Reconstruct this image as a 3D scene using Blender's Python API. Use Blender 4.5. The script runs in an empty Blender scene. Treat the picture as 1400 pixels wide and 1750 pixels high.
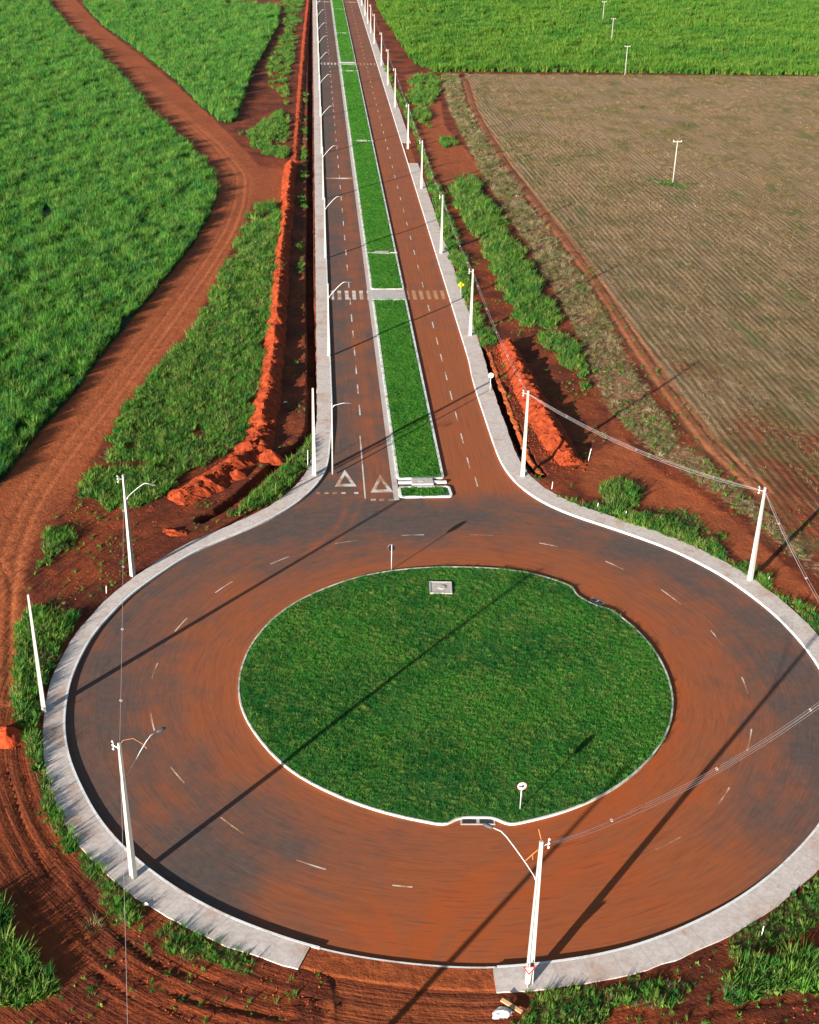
import bpy, math, random
import numpy as np
from mathutils import Vector, Matrix
sc = bpy.context.scene
rnd = random.Random(7)
rng = np.random.default_rng(7)
R = math.radians
# ------------------------------------------------------------------ camera
F_PX, PITCH, YAW, ROLL = 2162.446, 0.480673, -0.046698, 0.0222236
HEAD = -0.125893                    # heading of the avenue; the world's +Y runs along it
H_CAM = 64.0
def _basis():
    fw = np.array([math.sin(YAW)*math.cos(PITCH), math.cos(YAW)*math.cos(PITCH), -math.sin(PITCH)])
    r = np.cross(fw, [0, 0, 1]); r /= np.linalg.norm(r); u = np.cross(r, fw)
    c, s = math.cos(ROLL), math.sin(ROLL)
    r, u = c*r+s*u, -s*r+c*u
    ch, sh = math.cos(HEAD), math.sin(HEAD)
    M = np.array([[ch, -sh, 0], [sh, ch, 0], [0, 0, 1]])
    C = np.array([0.00204032*64, -1.43914906*64, H_CAM])
    return M@fw, M@r, M@u, M@C
FW, RT, UP, CC = _basis()
cam = bpy.data.cameras.new('camera'); co = bpy.data.objects.new('camera', cam); sc.collection.objects.link(co)
cam.sensor_fit = 'HORIZONTAL'; cam.sensor_width = 36; cam.lens = 36*F_PX/1400; cam.clip_start = 1; cam.clip_end = 5000
mw = Matrix.Identity(4)
for i in range(3):
    mw[i][0] = RT[i]; mw[i][1] = UP[i]; mw[i][2] = -FW[i]; mw[i][3] = CC[i]
co.matrix_world = mw; sc.camera = co
# ------------------------------------------------------------------ light
SUN_AZ, SUN_EL = R(220.2), R(12.2)   # direction the light comes from, clockwise from +Y
w = bpy.data.worlds.new('World'); sc.world = w; w.use_nodes = True
nt = w.node_tree; sky = nt.nodes.new('ShaderNodeTexSky'); sky.sky_type = 'NISHITA'; sky.sun_disc = False
sky.sun_elevation = SUN_EL; sky.sun_rotation = SUN_AZ; sky.air_density = 1.0; sky.dust_density = 0.6
bg = nt.nodes['Background']; bg.inputs[1].default_value = 0.05; sky.ozone_density = 1.0; nt.links.new(sky.outputs[0], bg.inputs[0])
sl = bpy.data.lights.new('sun', 'SUN'); sl.energy = 5.0; sl.angle = R(0.5); sl.color = (1.0, 0.93, 0.83)
so = bpy.data.objects.new('sun', sl); sc.collection.objects.link(so)
sd = Vector((math.sin(SUN_AZ)*math.cos(SUN_EL), math.cos(SUN_AZ)*math.cos(SUN_EL), math.sin(SUN_EL)))
so.rotation_euler = sd.to_track_quat('Z', 'Y').to_euler()
sc.view_settings.view_transform = 'Standard'; sc.view_settings.look = 'None'
sc.view_settings.exposure = 1.5; sc.view_settings.gamma = 1.0
sc.cycles.max_bounces = 5; sc.cycles.diffuse_bounces = 2; sc.cycles.transparent_max_bounces = 4

# ------------------------------------------------------------------ survey helper
def site(px, py, z=0.0):
    """ground position of a surveyed point of the site plan"""
    d = FW + (px-700)/F_PX*RT - (py-875)/F_PX*UP
    t = (z-CC[2])/d[2]
    return (CC[0]+d[0]*t, CC[1]+d[1]*t)
def sites(l, z=0.0): return [site(a, b, z) for a, b in l]
def inview(x, y, m=0.12, z=0):
    D = np.stack([x-CC[0], y-CC[1], np.zeros_like(x)+z-CC[2]], 1); wv = D@FW; wv = np.maximum(wv, 1)
    u = F_PX*(D@RT)/wv/1400; v = F_PX*(D@UP)/wv/1750
    return (np.abs(u) < .5+m) & (np.abs(v) < .5+m)

# ------------------------------------------------------------------ numpy noise and distances
def vnoise(x, y, scale, seed=0):
    x = x/scale+seed*17.3; y = y/scale+seed*9.7
    xi = np.floor(x).astype(np.int64); yi = np.floor(y).astype(np.int64); fx = x-xi; fy = y-yi
    fx = fx*fx*(3-2*fx); fy = fy*fy*(3-2*fy)
    def h(a, b):
        n = (a*374761393+b*668265263+seed*982451653) & 0xffffffff
        n = ((n ^ (n >> 13))*1274126177) & 0xffffffff
        return ((n ^ (n >> 16)) & 0xffff)/65535.0
    return (h(xi, yi)*(1-fx)+h(xi+1, yi)*fx)*(1-fy)+(h(xi, yi+1)*(1-fx)+h(xi+1, yi+1)*fx)*fy
def fbm(x, y, scale, seed=0, o=3):
    s = 0; a = 1; t = 0
    for k in range(o):
        s = s+a*vnoise(x, y, scale/2**k, seed+k); t += a; a *= .5
    return s/t
def seg_dist(x, y, a, b):
    ax, ay = a; dx, dy = b[0]-ax, b[1]-ay; L = dx*dx+dy*dy+1e-12
    t = np.clip(((x-ax)*dx+(y-ay)*dy)/L, 0, 1)
    return np.hypot(x-ax-t*dx, y-ay-t*dy)
def line_dist(x, y, P):
    out = np.full(x.shape, 99.0)
    P = np.array(P); m = (x > P[:, 0].min()-8) & (x < P[:, 0].max()+8) & (y > P[:, 1].min()-8) & (y < P[:, 1].max()+8)
    if not m.any(): return out
    xs, ys = x[m], y[m]; d = np.full(xs.shape, 99.0)
    for a, b in zip(P[:-1], P[1:]): d = np.minimum(d, seg_dist(xs, ys, a, b))
    out[m] = d; return out
def poly_sd(x, y, P, cap=6.0):
    """signed distance, positive inside"""
    cap = float(cap)
    P = np.array(P); out = np.full(x.shape, -cap)
    m = (x > P[:, 0].min()-cap) & (x < P[:, 0].max()+cap) & (y > P[:, 1].min()-cap) & (y < P[:, 1].max()+cap)
    if not m.any(): return out
    xs, ys = x[m], y[m]; d = np.full(xs.shape, cap); ins = np.zeros(xs.shape, bool)
    for i in range(len(P)):
        a, b = P[i], P[(i+1) % len(P)]
        d = np.minimum(d, seg_dist(xs, ys, a, b))
        if a[1] != b[1]:
            ins ^= ((a[1] > ys) != (b[1] > ys)) & (xs < (b[0]-a[0])*(ys-a[1])/(b[1]-a[1])+a[0])
    out[m] = np.where(ins, d, -d); return out
def sstep(a, b, x): t = np.clip((x-a)/(b-a), 0, 1); return t*t*(3-2*t)
def resample(P, step):
    P = np.array(P, float); L = np.r_[0, np.cumsum(np.hypot(*np.diff(P, axis=0).T))]
    n = max(2, int(L[-1]/step)); t = np.linspace(0, L[-1], n+1)
    return np.stack([np.interp(t, L, P[:, 0]), np.interp(t, L, P[:, 1])], 1)
def smooth(P, k=2):
    P = np.array(P, float)
    for _ in range(k): P[1:-1] = .25*P[:-2]+.5*P[1:-1]+.25*P[2:]
    return P
def offset(P, d):
    """shift a polyline to its left by d"""
    P = np.array(P, float); T = np.gradient(P, axis=0); T /= np.linalg.norm(T, axis=1)[:, None]
    return P+np.stack([-T[:, 1], T[:, 0]], 1)*np.reshape(d, (-1, 1) if np.ndim(d) else (1,))

# ------------------------------------------------------------------ site plan (road edges)
YF = 900.0
left_flare = sites([(564.6, 760), (562.5, 792), (556, 811.4), (542, 830.7), (523, 850), (488.6, 875.7), (445.7, 897), (403, 915), (360, 931.4), (307, 959)])
right_flare = sites([(804.6, 640), (815, 676), (826, 708.6), (840, 751), (853, 788), (870, 815.7), (891.4, 837), (919, 856.4), (951.4, 872.5), (994, 888.6), (1037, 901.4), (1080, 916.4)])
ring_pts = sites([(221, 1019), (157, 1087), (120, 1162), (109, 1237), (118, 1300), (164, 1396), (214, 1454), (275, 1504), (350, 1550), (421, 1582), (496, 1607), (539, 1623), (650, 1643), (768, 1655), (846, 1657), (904, 1651), (1043, 1632), (1150, 1596), (1257, 1543), (1336, 1482), (1400, 1414)])
ring_up = sites([(1371, 1101), (1321, 1048), (1239, 987), (1150, 941)])
a0 = math.atan2(ring_pts[-1][1], ring_pts[-1][0]); a1 = math.atan2(ring_up[0][1], ring_up[0][0])
r0 = math.hypot(*ring_pts[-1]); r1 = math.hypot(*ring_up[0])
ring_e = [((r0+(r1-r0)*t)*math.cos(a0+(a1-a0)*t), (r0+(r1-r0)*t)*math.sin(a0+(a1-a0)*t)) for t in np.linspace(.08, .92, 14)]
OUT = [(-9.69, YF), (-9.69, 56)] + left_flare + ring_pts + ring_e + ring_up + right_flare[::-1] + [(9.87, 76), (9.87, YF)]
OUT = smooth(resample(OUT, 0.9), 10)      # left avenue edge, round the roundabout counter-clockwise, right avenue edge
def out_sd(x, y):
    P = OUT[OUT[:, 1] < 95]; P = np.vstack([P, [(9.87, 95), (-9.69, 95)]])
    m = y < 93
    s = np.empty(x.shape); s[m] = poly_sd(x[m], y[m], P, 40)
    s[~m] = np.minimum(x[~m]+9.69, 9.87-x[~m]); return s
isl_pts = sites([(404, 1184), (407, 1145), (429, 1094), (460, 1060), (496, 1030), (540, 1010), (600, 986), (669, 973), (725, 968), (780, 967), (860, 970), (915, 978), (950, 988), (972, 998), (981, 1004), (986, 1016), (1005, 1027), (1025, 1036), (1042, 1039), (1062, 1050), (1100, 1083), (1135, 1130), (1152, 1178), (1155, 1208), (1146, 1250), (1122, 1289), (1080, 1330), (1020, 1368), (950, 1395), (872, 1410), (862, 1407), (845, 1397), (784, 1397), (768, 1408), (758, 1410), (680, 1397), (600, 1372), (540, 1345), (482, 1312), (430, 1250), (407, 1210)], .15)
isl = resample(isl_pts+[isl_pts[0]], .4)[:-1]
_bay = np.zeros(len(isl), bool)
for _c in (site(815, 1402), site(1012, 1021)): _bay |= np.hypot(isl[:, 0]-_c[0], isl[:, 1]-_c[1]) < 2.9
for _ in range(60):
    _s = (np.roll(isl, 1, 0)+2*isl+np.roll(isl, -1, 0))/4; isl = np.where(_bay[:, None], isl, _s)
for _ in range(2): isl = (np.roll(isl, 1, 0)+2*isl+np.roll(isl, -1, 0))/4

# vegetation and soil regions
cropA = sites([(78, 0), (105, 35), (165, 90), (215, 140), (260, 200), (310, 240), (350, 280), (368, 300), (372, 330), (360, 370), (330, 420), (290, 470), (240, 530), (190, 590), (130, 670), (70, 740), (30, 790), (0, 835)]) + [(-56, 34), (-75, 30), (-600, 30), (-600, 900), (-180, 900)]
cropB = sites([(140, 7), (175, 45), (240, 90), (290, 130), (340, 180), (375, 210), (400, 212), (412, 185), (430, 130), (452, 90), (475, 45), (480, 14), (400, 6), (300, 3)])
cropC = sites([(650, 20), (672, 55), (695, 90), (712, 112), (745, 124), (800, 123), (1100, 126), (1400, 130)]) + [(420, 350), (420, 1500), (18, 1500), (19, 700)]
weeds = dict(
 a=[(430, 350), (485, 348), (492, 362), (484, 440), (470, 540), (452, 640), (440, 720), (405, 765), (330, 810), (280, 850), (245, 868), (180, 875), (140, 865), (133, 830), (190, 738), (222, 685), (270, 628), (335, 556), (345, 530), (395, 432), (415, 390)],
 b=[(410, 232), (440, 215), (470, 190), (500, 160), (512, 60), (522, 0), (480, 0), (478, 60), (450, 110), (450, 150), (490, 170), (496, 200), (492, 283), (455, 268), (420, 248)],
 c=[(532, 735), (533, 800), (515, 830), (460, 865), (405, 885), (385, 890), (420, 855), (468, 815), (512, 775)],
 d=[(78, 897), (115, 900), (140, 935), (110, 965), (60, 985), (42, 978), (55, 930)],
 e=[(35, 995), (70, 985), (75, 1005), (50, 1018), (35, 1012)],
 f=[(28, 1068), (60, 1040), (133, 1058), (92, 1150), (76, 1195), (76, 1300), (92, 1370), (80, 1360), (55, 1310), (40, 1270), (24, 1225)],
 g=[(70, 1320), (84, 1330), (105, 1395), (180, 1500), (245, 1555), (240, 1585), (200, 1590), (150, 1500), (110, 1460), (72, 1380)],
 h=[(275, 1585), (300, 1582), (420, 1630), (440, 1665), (380, 1682), (320, 1650), (278, 1625)],
 i=[(-40, 1545), (0, 1560), (30, 1620), (70, 1665), (100, 1690), (80, 1712), (30, 1725), (-60, 1730)],
 j=[(935, 845), (985, 858), (1060, 872), (1150, 893), (1240, 940), (1330, 1000), (1400, 1055), (1440, 1100), (1440, 1165), (1400, 1118), (1330, 1047), (1280, 1000), (1180, 938), (1100, 905), (985, 868)],
 k=[(640, 75), (655, 105), (672, 140), (700, 195), (722, 260), (752, 330), (780, 400), (806, 470), (842, 560), (850, 590), (815, 597), (806, 580), (790, 530), (768, 440), (745, 370), (733, 320), (718, 262), (690, 190), (668, 145)],
 l=[(765, 330), (805, 300), (835, 350), (875, 395), (905, 450), (930, 500), (975, 570), (1000, 620), (1016, 690), (985, 650), (935, 600), (885, 565), (860, 530), (845, 480), (818, 430), (790, 380)],
 m=[(885, 1700), (935, 1690), (1040, 1675), (1150, 1650), (1250, 1600), (1330, 1550), (1400, 1490), (1440, 1500), (1440, 1580), (1300, 1640), (1240, 1660), (1170, 1720), (1040, 1740), (1030, 1790), (880, 1790)],
 n=[(1235, 1700), (1260, 1660), (1320, 1640), (1440, 1625), (1440, 1700), (1320, 1705), (1250, 1722)],
 o=[(1025, 832), (1060, 825), (1095, 838), (1090, 868), (1050, 872), (1025, 860)],
 p=[(700, 130), (745, 122), (755, 150), (740, 180), (735, 220), (705, 210), (695, 170)],
 q=[(748, 240), (775, 235), (780, 250), (760, 255)],
 r=[(517, 130), (527, 130), (527, 330), (520, 420), (519, 520), (513, 620), (512, 700), (497, 735), (492, 700), (500, 600), (508, 450), (512, 300)],
 t=[(1092, 300), (1150, 308), (1195, 315), (1185, 328), (1140, 322), (1095, 312)],
 s=[(1110, 870), (1170, 868), (1230, 905), (1290, 950), (1260, 960), (1180, 915)],
)
weeds = {k: sites(v) for k, v in weeds.items()}
straw = sites([(752, 128), (782, 128), (800, 190), (860, 290), (930, 385), (1000, 480), (1055, 580), (1100, 660), (1160, 755), (1260, 835), (1350, 915), (1450, 1020), (1400, 985), (1290, 895), (1190, 825), (1110, 770), (1050, 710), (1025, 670), (1000, 600), (965, 530), (925, 460), (890, 400), (830, 310), (795, 240), (770, 190)])
field = sites([(795, 127), (810, 190), (872, 290), (943, 380), (1013, 470), (1064, 550), (1124, 640), (1184, 720), (1230, 790), (1300, 840), (1400, 880)]) + [(80, 30), (420, 30), (420, 340), (200, 342)]
tilled = sites([(1130, 600), (1250, 640), (1400, 720)]) + [(75, 45), (120, 60), (110, 10), (45, -10)] + sites([(1400, 1000), (1300, 900), (1180, 810)])
packed = [sites([(90, -15), (130, 0), (172, 45), (235, 92), (300, 145), (370, 208), (412, 250), (445, 285), (490, 290), (492, 345), (432, 350), (412, 385), (393, 432), (343, 530), (332, 556), (268, 625), (220, 682), (188, 738), (138, 820), (118, 868), (78, 898), (50, 950), (38, 1000), (22, 1070), (18, 1250), (40, 1340), (70, 1420), (150, 1560), (180, 1640), (0, 1780), (-300, 1700), (-200, 1000), (0, 835), (30, 790), (70, 740), (130, 670), (190, 590), (240, 530), (290, 470), (330, 420), (360, 370), (372, 330), (368, 300), (350, 280), (310, 240), (260, 200), (215, 140), (165, 90), (105, 35)]),
          sites([(1040, 700), (1075, 760), (1130, 810), (1200, 850), (1280, 910), (1350, 975), (1440, 1060), (1440, 1110), (1350, 1020), (1250, 945), (1160, 890), (1090, 860), (1000, 850), (985, 800), (1040, 760)]),
          sites([(690, 128), (735, 125), (755, 180), (760, 215), (800, 260), (880, 370), (935, 420), (900, 425), (850, 340), (800, 300), (775, 310), (760, 320), (735, 270), (720, 215)]),
          sites([(560, 1645), (700, 1660), (830, 1662), (860, 1700), (830, 1790), (540, 1790), (560, 1700)])]
rut = sites([(795, 135), (810, 190), (870, 290), (940, 380), (1010, 470), (1060, 550), (1120, 640), (1180, 720), (1230, 790), (1300, 840)])
rut = smooth(resample(rut, 4), 6)
trenchL = [(-12.7, 860), (-12.7, 110), (-12.45, 80), (-12.3, 62)] + sites([(533, 740), (515, 765), (470, 800), (420, 845), (375, 878), (345, 893)], -.2)
trenchL = smooth(resample(trenchL, 1.5), 3)
trenchR = smooth(resample(sites([(821, 600), (835, 630), (850, 665), (870, 715), (888, 760), (905, 795), (925, 815)], -.2), 1), 3)
_t0 = [(25, 1290), (55, 1400), (105, 1490), (175, 1580), (260, 1655), (380, 1695), (540, 1722)]
_t1 = [(60, 1460), (110, 1560), (170, 1640), (260, 1720), (330, 1760)]
tyre = [sites([(x_+dx_, y_+dy_) for x_, y_ in _t0]) for dx_, dy_ in ((-14, 14), (-34, 26), (10, -12), (-60, 44))]+[sites([(x_+dx_, y_) for x_, y_ in _t1]) for dx_ in (0, -28, 22)]+[sites(l) for l in (
  [(30, 1290), (60, 1400), (110, 1490), (180, 1580), (260, 1650), (380, 1690), (520, 1720)],
  [(10, 1320), (40, 1430), (90, 1520), (160, 1610), (240, 1680), (360, 1720), (520, 1745)],
  [(300, 1660), (400, 1690), (540, 1712)], [(200, 1600), (280, 1665), (400, 1705), (560, 1728)],
  [(0, 900), (80, 868), (100, 860)], [(0, 960), (20, 1000), (15, 1100), (12, 1260)], [(75, 1600), (110, 1640), (150, 1680)], [(85, 1595), (120, 1635), (155, 1670)],
  [(1180, 1740), (1230, 1730), (1400, 1705)], [(690, 1745), (700, 1700), (740, 1665)], [(580, 1745), (590, 1700), (560, 1660)])]
tyre = [smooth(resample(l, 1), 3) for l in tyre]
lane = [(95, -5), (140, 50), (220, 120), (300, 190), (370, 250), (412, 300), (408, 350), (388, 400), (343, 470), (293, 540), (233, 620), (172, 700), (100, 790), (45, 870), (12, 960), (4, 1060), (6, 1200)]
lanes = [smooth(resample(sites([(x_+o_, y_+o_*.35) for x_, y_ in lane]), 2.5), 6) for o_ in (0, -16, 11)]

# ------------------------------------------------------------------ terrain height
RIDGES = {}
def terrain_z(x, y, sd=None):
    if sd is None: sd = out_sd(x, y)
    n = fbm(x, y, 6, 3)*.22+fbm(x, y, 1.6, 5)*.13-.12
    n = n+(fbm(x, y, .8, 8)-.5)*.07
    near = sstep(3.2, 1.9, -sd)                 # level strip under pavement
    z = 0.10+n*(1-near)*1.0
    smoothf = np.zeros(x.shape)
    for p in packed: smoothf = np.maximum(smoothf, sstep(-.5, 1.5, poly_sd(x, y, p)))
    z = z*(1-smoothf*.55)+.04*smoothf
    for t in tyre:
        d = line_dist(x, y, t)
        for o in (0,): z = z-.075*np.exp(-(d/.22)**2)+.045*np.exp(-((d-.42)/.2)**2)
    for l_ in lanes[:1]:
        d = line_dist(x, y, l_); z = z-.06*np.exp(-((d-.85)/.25)**2)+.03*np.exp(-((d-1.3)/.2)**2)
    d = line_dist(x, y, rut)
    z = z-.12*np.exp(-((d-.95)/.28)**2)+.05*np.exp(-((d-.4)/.3)**2)
    d = line_dist(x, y, trenchL); wob = (fbm(x, y, 1.2, 21)-.5)*.25
    z = z-1.7*sstep(.66, .52, d+wob)+.06*np.exp(-((d-1.0)/.35)**2)
    d = line_dist(x, y, trenchR)
    z = z-1.7*sstep(.75, .58, d+wob)
    z = np.where((sd <= -.55) & (sd > -2.1), np.minimum(z, 0.07), z)
    z = np.where(sd > -.55, -0.30, z)
    return z

# ------------------------------------------------------------------ mesh helpers
C = sc.collection
def tag(o, label=None, cat=None, group=None, kind=None):
    if label: o['label'] = label
    if cat: o['category'] = cat
    if group: o['group'] = group
    if kind: o['kind'] = kind
    return o
class MB:
    def __init__(s): s.v = []; s.f = []
    def box(s, x0, x1, y0, y1, z0, z1):
        n = len(s.v); s.v += [(x, y, z) for z in (z0, z1) for x, y in ((x0, y0), (x1, y0), (x1, y1), (x0, y1))]
        s.f += [tuple(n+i for i in f) for f in ((3, 2, 1, 0), (4, 5, 6, 7), (0, 1, 5, 4), (1, 2, 6, 5), (2, 3, 7, 6), (3, 0, 4, 7))]; return s
    def xf(s, M, start=0):
        s.v[start:] = [tuple(M@Vector(p)) for p in s.v[start:]]; return s
    def bbox(s, M, sx, sy, sz):
        k = len(s.v); s.box(-sx/2, sx/2, -sy/2, sy/2, -sz/2, sz/2); return s.xf(M, k)
    def tube(s, P, r, seg=8, cap=True):
        P = [Vector(p) for p in P]; n0 = len(s.v); rs = r if hasattr(r, '__len__') else [r]*len(P)
        for i, p in enumerate(P):
            t = (P[min(i+1, len(P)-1)]-P[max(i-1, 0)]).normalized()
            a = t.cross(Vector((0, 0, 1)) if abs(t.z) < .9 else Vector((1, 0, 0))).normalized(); b = t.cross(a)
            for k in range(seg):
                an = 2*math.pi*k/seg; s.v.append(tuple(p+(a*math.cos(an)+b*math.sin(an))*rs[i]))
        for i in range(len(P)-1):
            for k in range(seg):
                q = n0+i*seg; s.f.append((q+k, q+(k+1) % seg, q+seg+(k+1) % seg, q+seg+k))
        if cap: s.f.append(tuple(n0+k for k in range(seg))[::-1]); s.f.append(tuple(n0+(len(P)-1)*seg+k for k in range(seg)))
        return s
    def prism(s, poly, z0, z1):
        n = len(s.v); m = len(poly)
        s.v += [(x, y, z0) for x, y in poly]+[(x, y, z1) for x, y in poly]
        s.f.append(tuple(range(n+m-1, n-1, -1))); s.f.append(tuple(range(n+m, n+2*m)))
        s.f += [(n+i, n+(i+1) % m, n+m+(i+1) % m, n+m+i) for i in range(m)]; return s
    def loft(s, rings, cap=True):
        n = len(s.v); m = len(rings[0])
        for r in rings: s.v += [tuple(p) for p in r]
        for i in range(len(rings)-1):
            for k in range(m): q = n+i*m; s.f.append((q+k, q+(k+1) % m, q+m+(k+1) % m, q+m+k))
        if cap: s.f.append(tuple(range(n+m-1, n-1, -1))); s.f.append(tuple(range(n+(len(rings)-1)*m, n+len(rings)*m)))
        return s
    def build(s, name, mat, parent=None, loc=None, smooth_=False):
        me = bpy.data.meshes.new(name); me.from_pydata(s.v, [], s.f); me.validate(); me.update()
        o = bpy.data.objects.new(name, me); C.objects.link(o)
        if mat: me.materials.append(mat)
        if parent: o.parent = parent
        if loc: o.location = loc
        if smooth_: me.polygons.foreach_set('use_smooth', [True]*len(me.polygons))
        return o
def empty(name, loc, rz=0):
    o = bpy.data.objects.new(name, None); C.objects.link(o); o.location = loc; o.rotation_euler = (0, 0, rz)
    o.empty_display_size = .3; return o
def strip(mb, P, d0, d1, z0, z1, closed=False):
    """a bar of rectangular section swept along P between left offsets d0 < d1"""
    A = offset(P, d0); B = offset(P, d1); n = len(mb.v); m = len(P)
    for i in range(m):
        mb.v += [(A[i][0], A[i][1], z0), (A[i][0], A[i][1], z1), (B[i][0], B[i][1], z1), (B[i][0], B[i][1], z0)]
    for i in range(m if closed else m-1):
        q = n+4*i; r = n+4*((i+1) % m)
        for k in range(4): mb.f.append((q+k, q+(k+1) % 4, r+(k+1) % 4, r+k))
    if not closed: mb.f += [(n, n+1, n+2, n+3), (n+4*m-1, n+4*m-2, n+4*m-3, n+4*m-4)]
    return mb
def np_mesh(name, V, Fq, mat, attrs=None, smooth_=True):
    me = bpy.data.meshes.new(name); V = np.asarray(V, np.float32); Fq = np.asarray(Fq, np.int32)
    me.vertices.add(len(V)); me.vertices.foreach_set('co', V.ravel())
    k = Fq.shape[1]; me.loops.add(Fq.size); me.polygons.add(len(Fq))
    me.loops.foreach_set('vertex_index', Fq.ravel())
    me.polygons.foreach_set('loop_start', np.arange(0, Fq.size, k, dtype=np.int32)); me.polygons.foreach_set('loop_total', np.full(len(Fq), k, np.int32))
    me.polygons.foreach_set('use_smooth', np.full(len(Fq), bool(smooth_)))
    me.update(calc_edges=True)
    for an, av in (attrs or {}).items():
        at = me.attributes.new(an, 'FLOAT', 'POINT'); at.data.foreach_set('value', np.asarray(av, np.float32).ravel())
    o = bpy.data.objects.new(name, me); C.objects.link(o)
    if mat: me.materials.append(mat)
    return o

# ------------------------------------------------------------------ material helpers
class NT:
    def __init__(s, name):
        s.m = bpy.data.materials.new(name); s.m.use_nodes = True; s.t = s.m.node_tree; s.n = s.t.nodes
        s.b = s.n['Principled BSDF']; s.b.inputs['Roughness'].default_value = .9
        s.b.inputs['Specular IOR Level'].default_value = .2
    def link(s, a, b): s.t.links.new(a, b)
    def new(s, t, **k):
        n = s.n.new(t)
        for a, b in k.items(): setattr(n, a, b)
        return n
    def inp(s, sock, v):
        if hasattr(v, 'is_output') or isinstance(v, bpy.types.NodeSocket): s.link(v, sock)
        elif isinstance(v, (tuple, list)) and len(v) == 3 and sock.type == 'RGBA': sock.default_value = (*v, 1)
        else: sock.default_value = v
    def math(s, op, a, b=None, c=None, clamp=False):
        n = s.new('ShaderNodeMath', operation=op, use_clamp=clamp); s.inp(n.inputs[0], a)
        if b is not None: s.inp(n.inputs[1], b)
        if c is not None: s.inp(n.inputs[2], c)
        return n.outputs[0]
    def mix(s, f, a, b, mode='MIX'):
        n = s.new('ShaderNodeMix', data_type='RGBA', blend_type=mode); s.inp(n.inputs[0], f); s.inp(n.inputs[6], a); s.inp(n.inputs[7], b); return n.outputs[2]
    def fmix(s, f, a, b):
        n = s.new('ShaderNodeMix', data_type='FLOAT'); s.inp(n.inputs[0], f); s.inp(n.inputs[2], a); s.inp(n.inputs[3], b); return n.outputs[0]
    def rng(s, v, a, b, c=0., d=1.):
        n = s.new('ShaderNodeMapRange', interpolation_type='SMOOTHSTEP'); s.inp(n.inputs[0], v)
        for i, q in enumerate((a, b, c, d)): n.inputs[i+1].default_value = q
        return n.outputs[0]
    def coord(s, scale=(1, 1, 1), rot=(0, 0, 0)):
        g = s.new('ShaderNodeNewGeometry'); m = s.new('ShaderNodeMapping'); m.inputs['Scale'].default_value = scale; m.inputs['Rotation'].default_value = rot
        s.link(g.outputs['Position'], m.inputs[0]); return m.outputs[0]
    def noise(s, vec, scale, detail=3, rough=.55, dist=0):
        n = s.new('ShaderNodeTexNoise'); s.link(vec, n.inputs['Vector']); n.inputs['Scale'].default_value = scale
        n.inputs['Detail'].default_value = detail; n.inputs['Roughness'].default_value = rough; n.inputs['Distortion'].default_value = dist
        return n.outputs[0]
    def attr(s, name): n = s.new('ShaderNodeAttribute', attribute_name=name); return n.outputs['Fac']
    def bump(s, h, strength, dist=.1):
        n = s.new('ShaderNodeBump'); s.inp(n.inputs['Height'], h); n.inputs['Strength'].default_value = strength; n.inputs['Distance'].default_value = dist
        s.link(n.outputs[0], s.b.inputs['Normal'])
    def col(s, c): s.inp(s.b.inputs['Base Color'], c)

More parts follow.
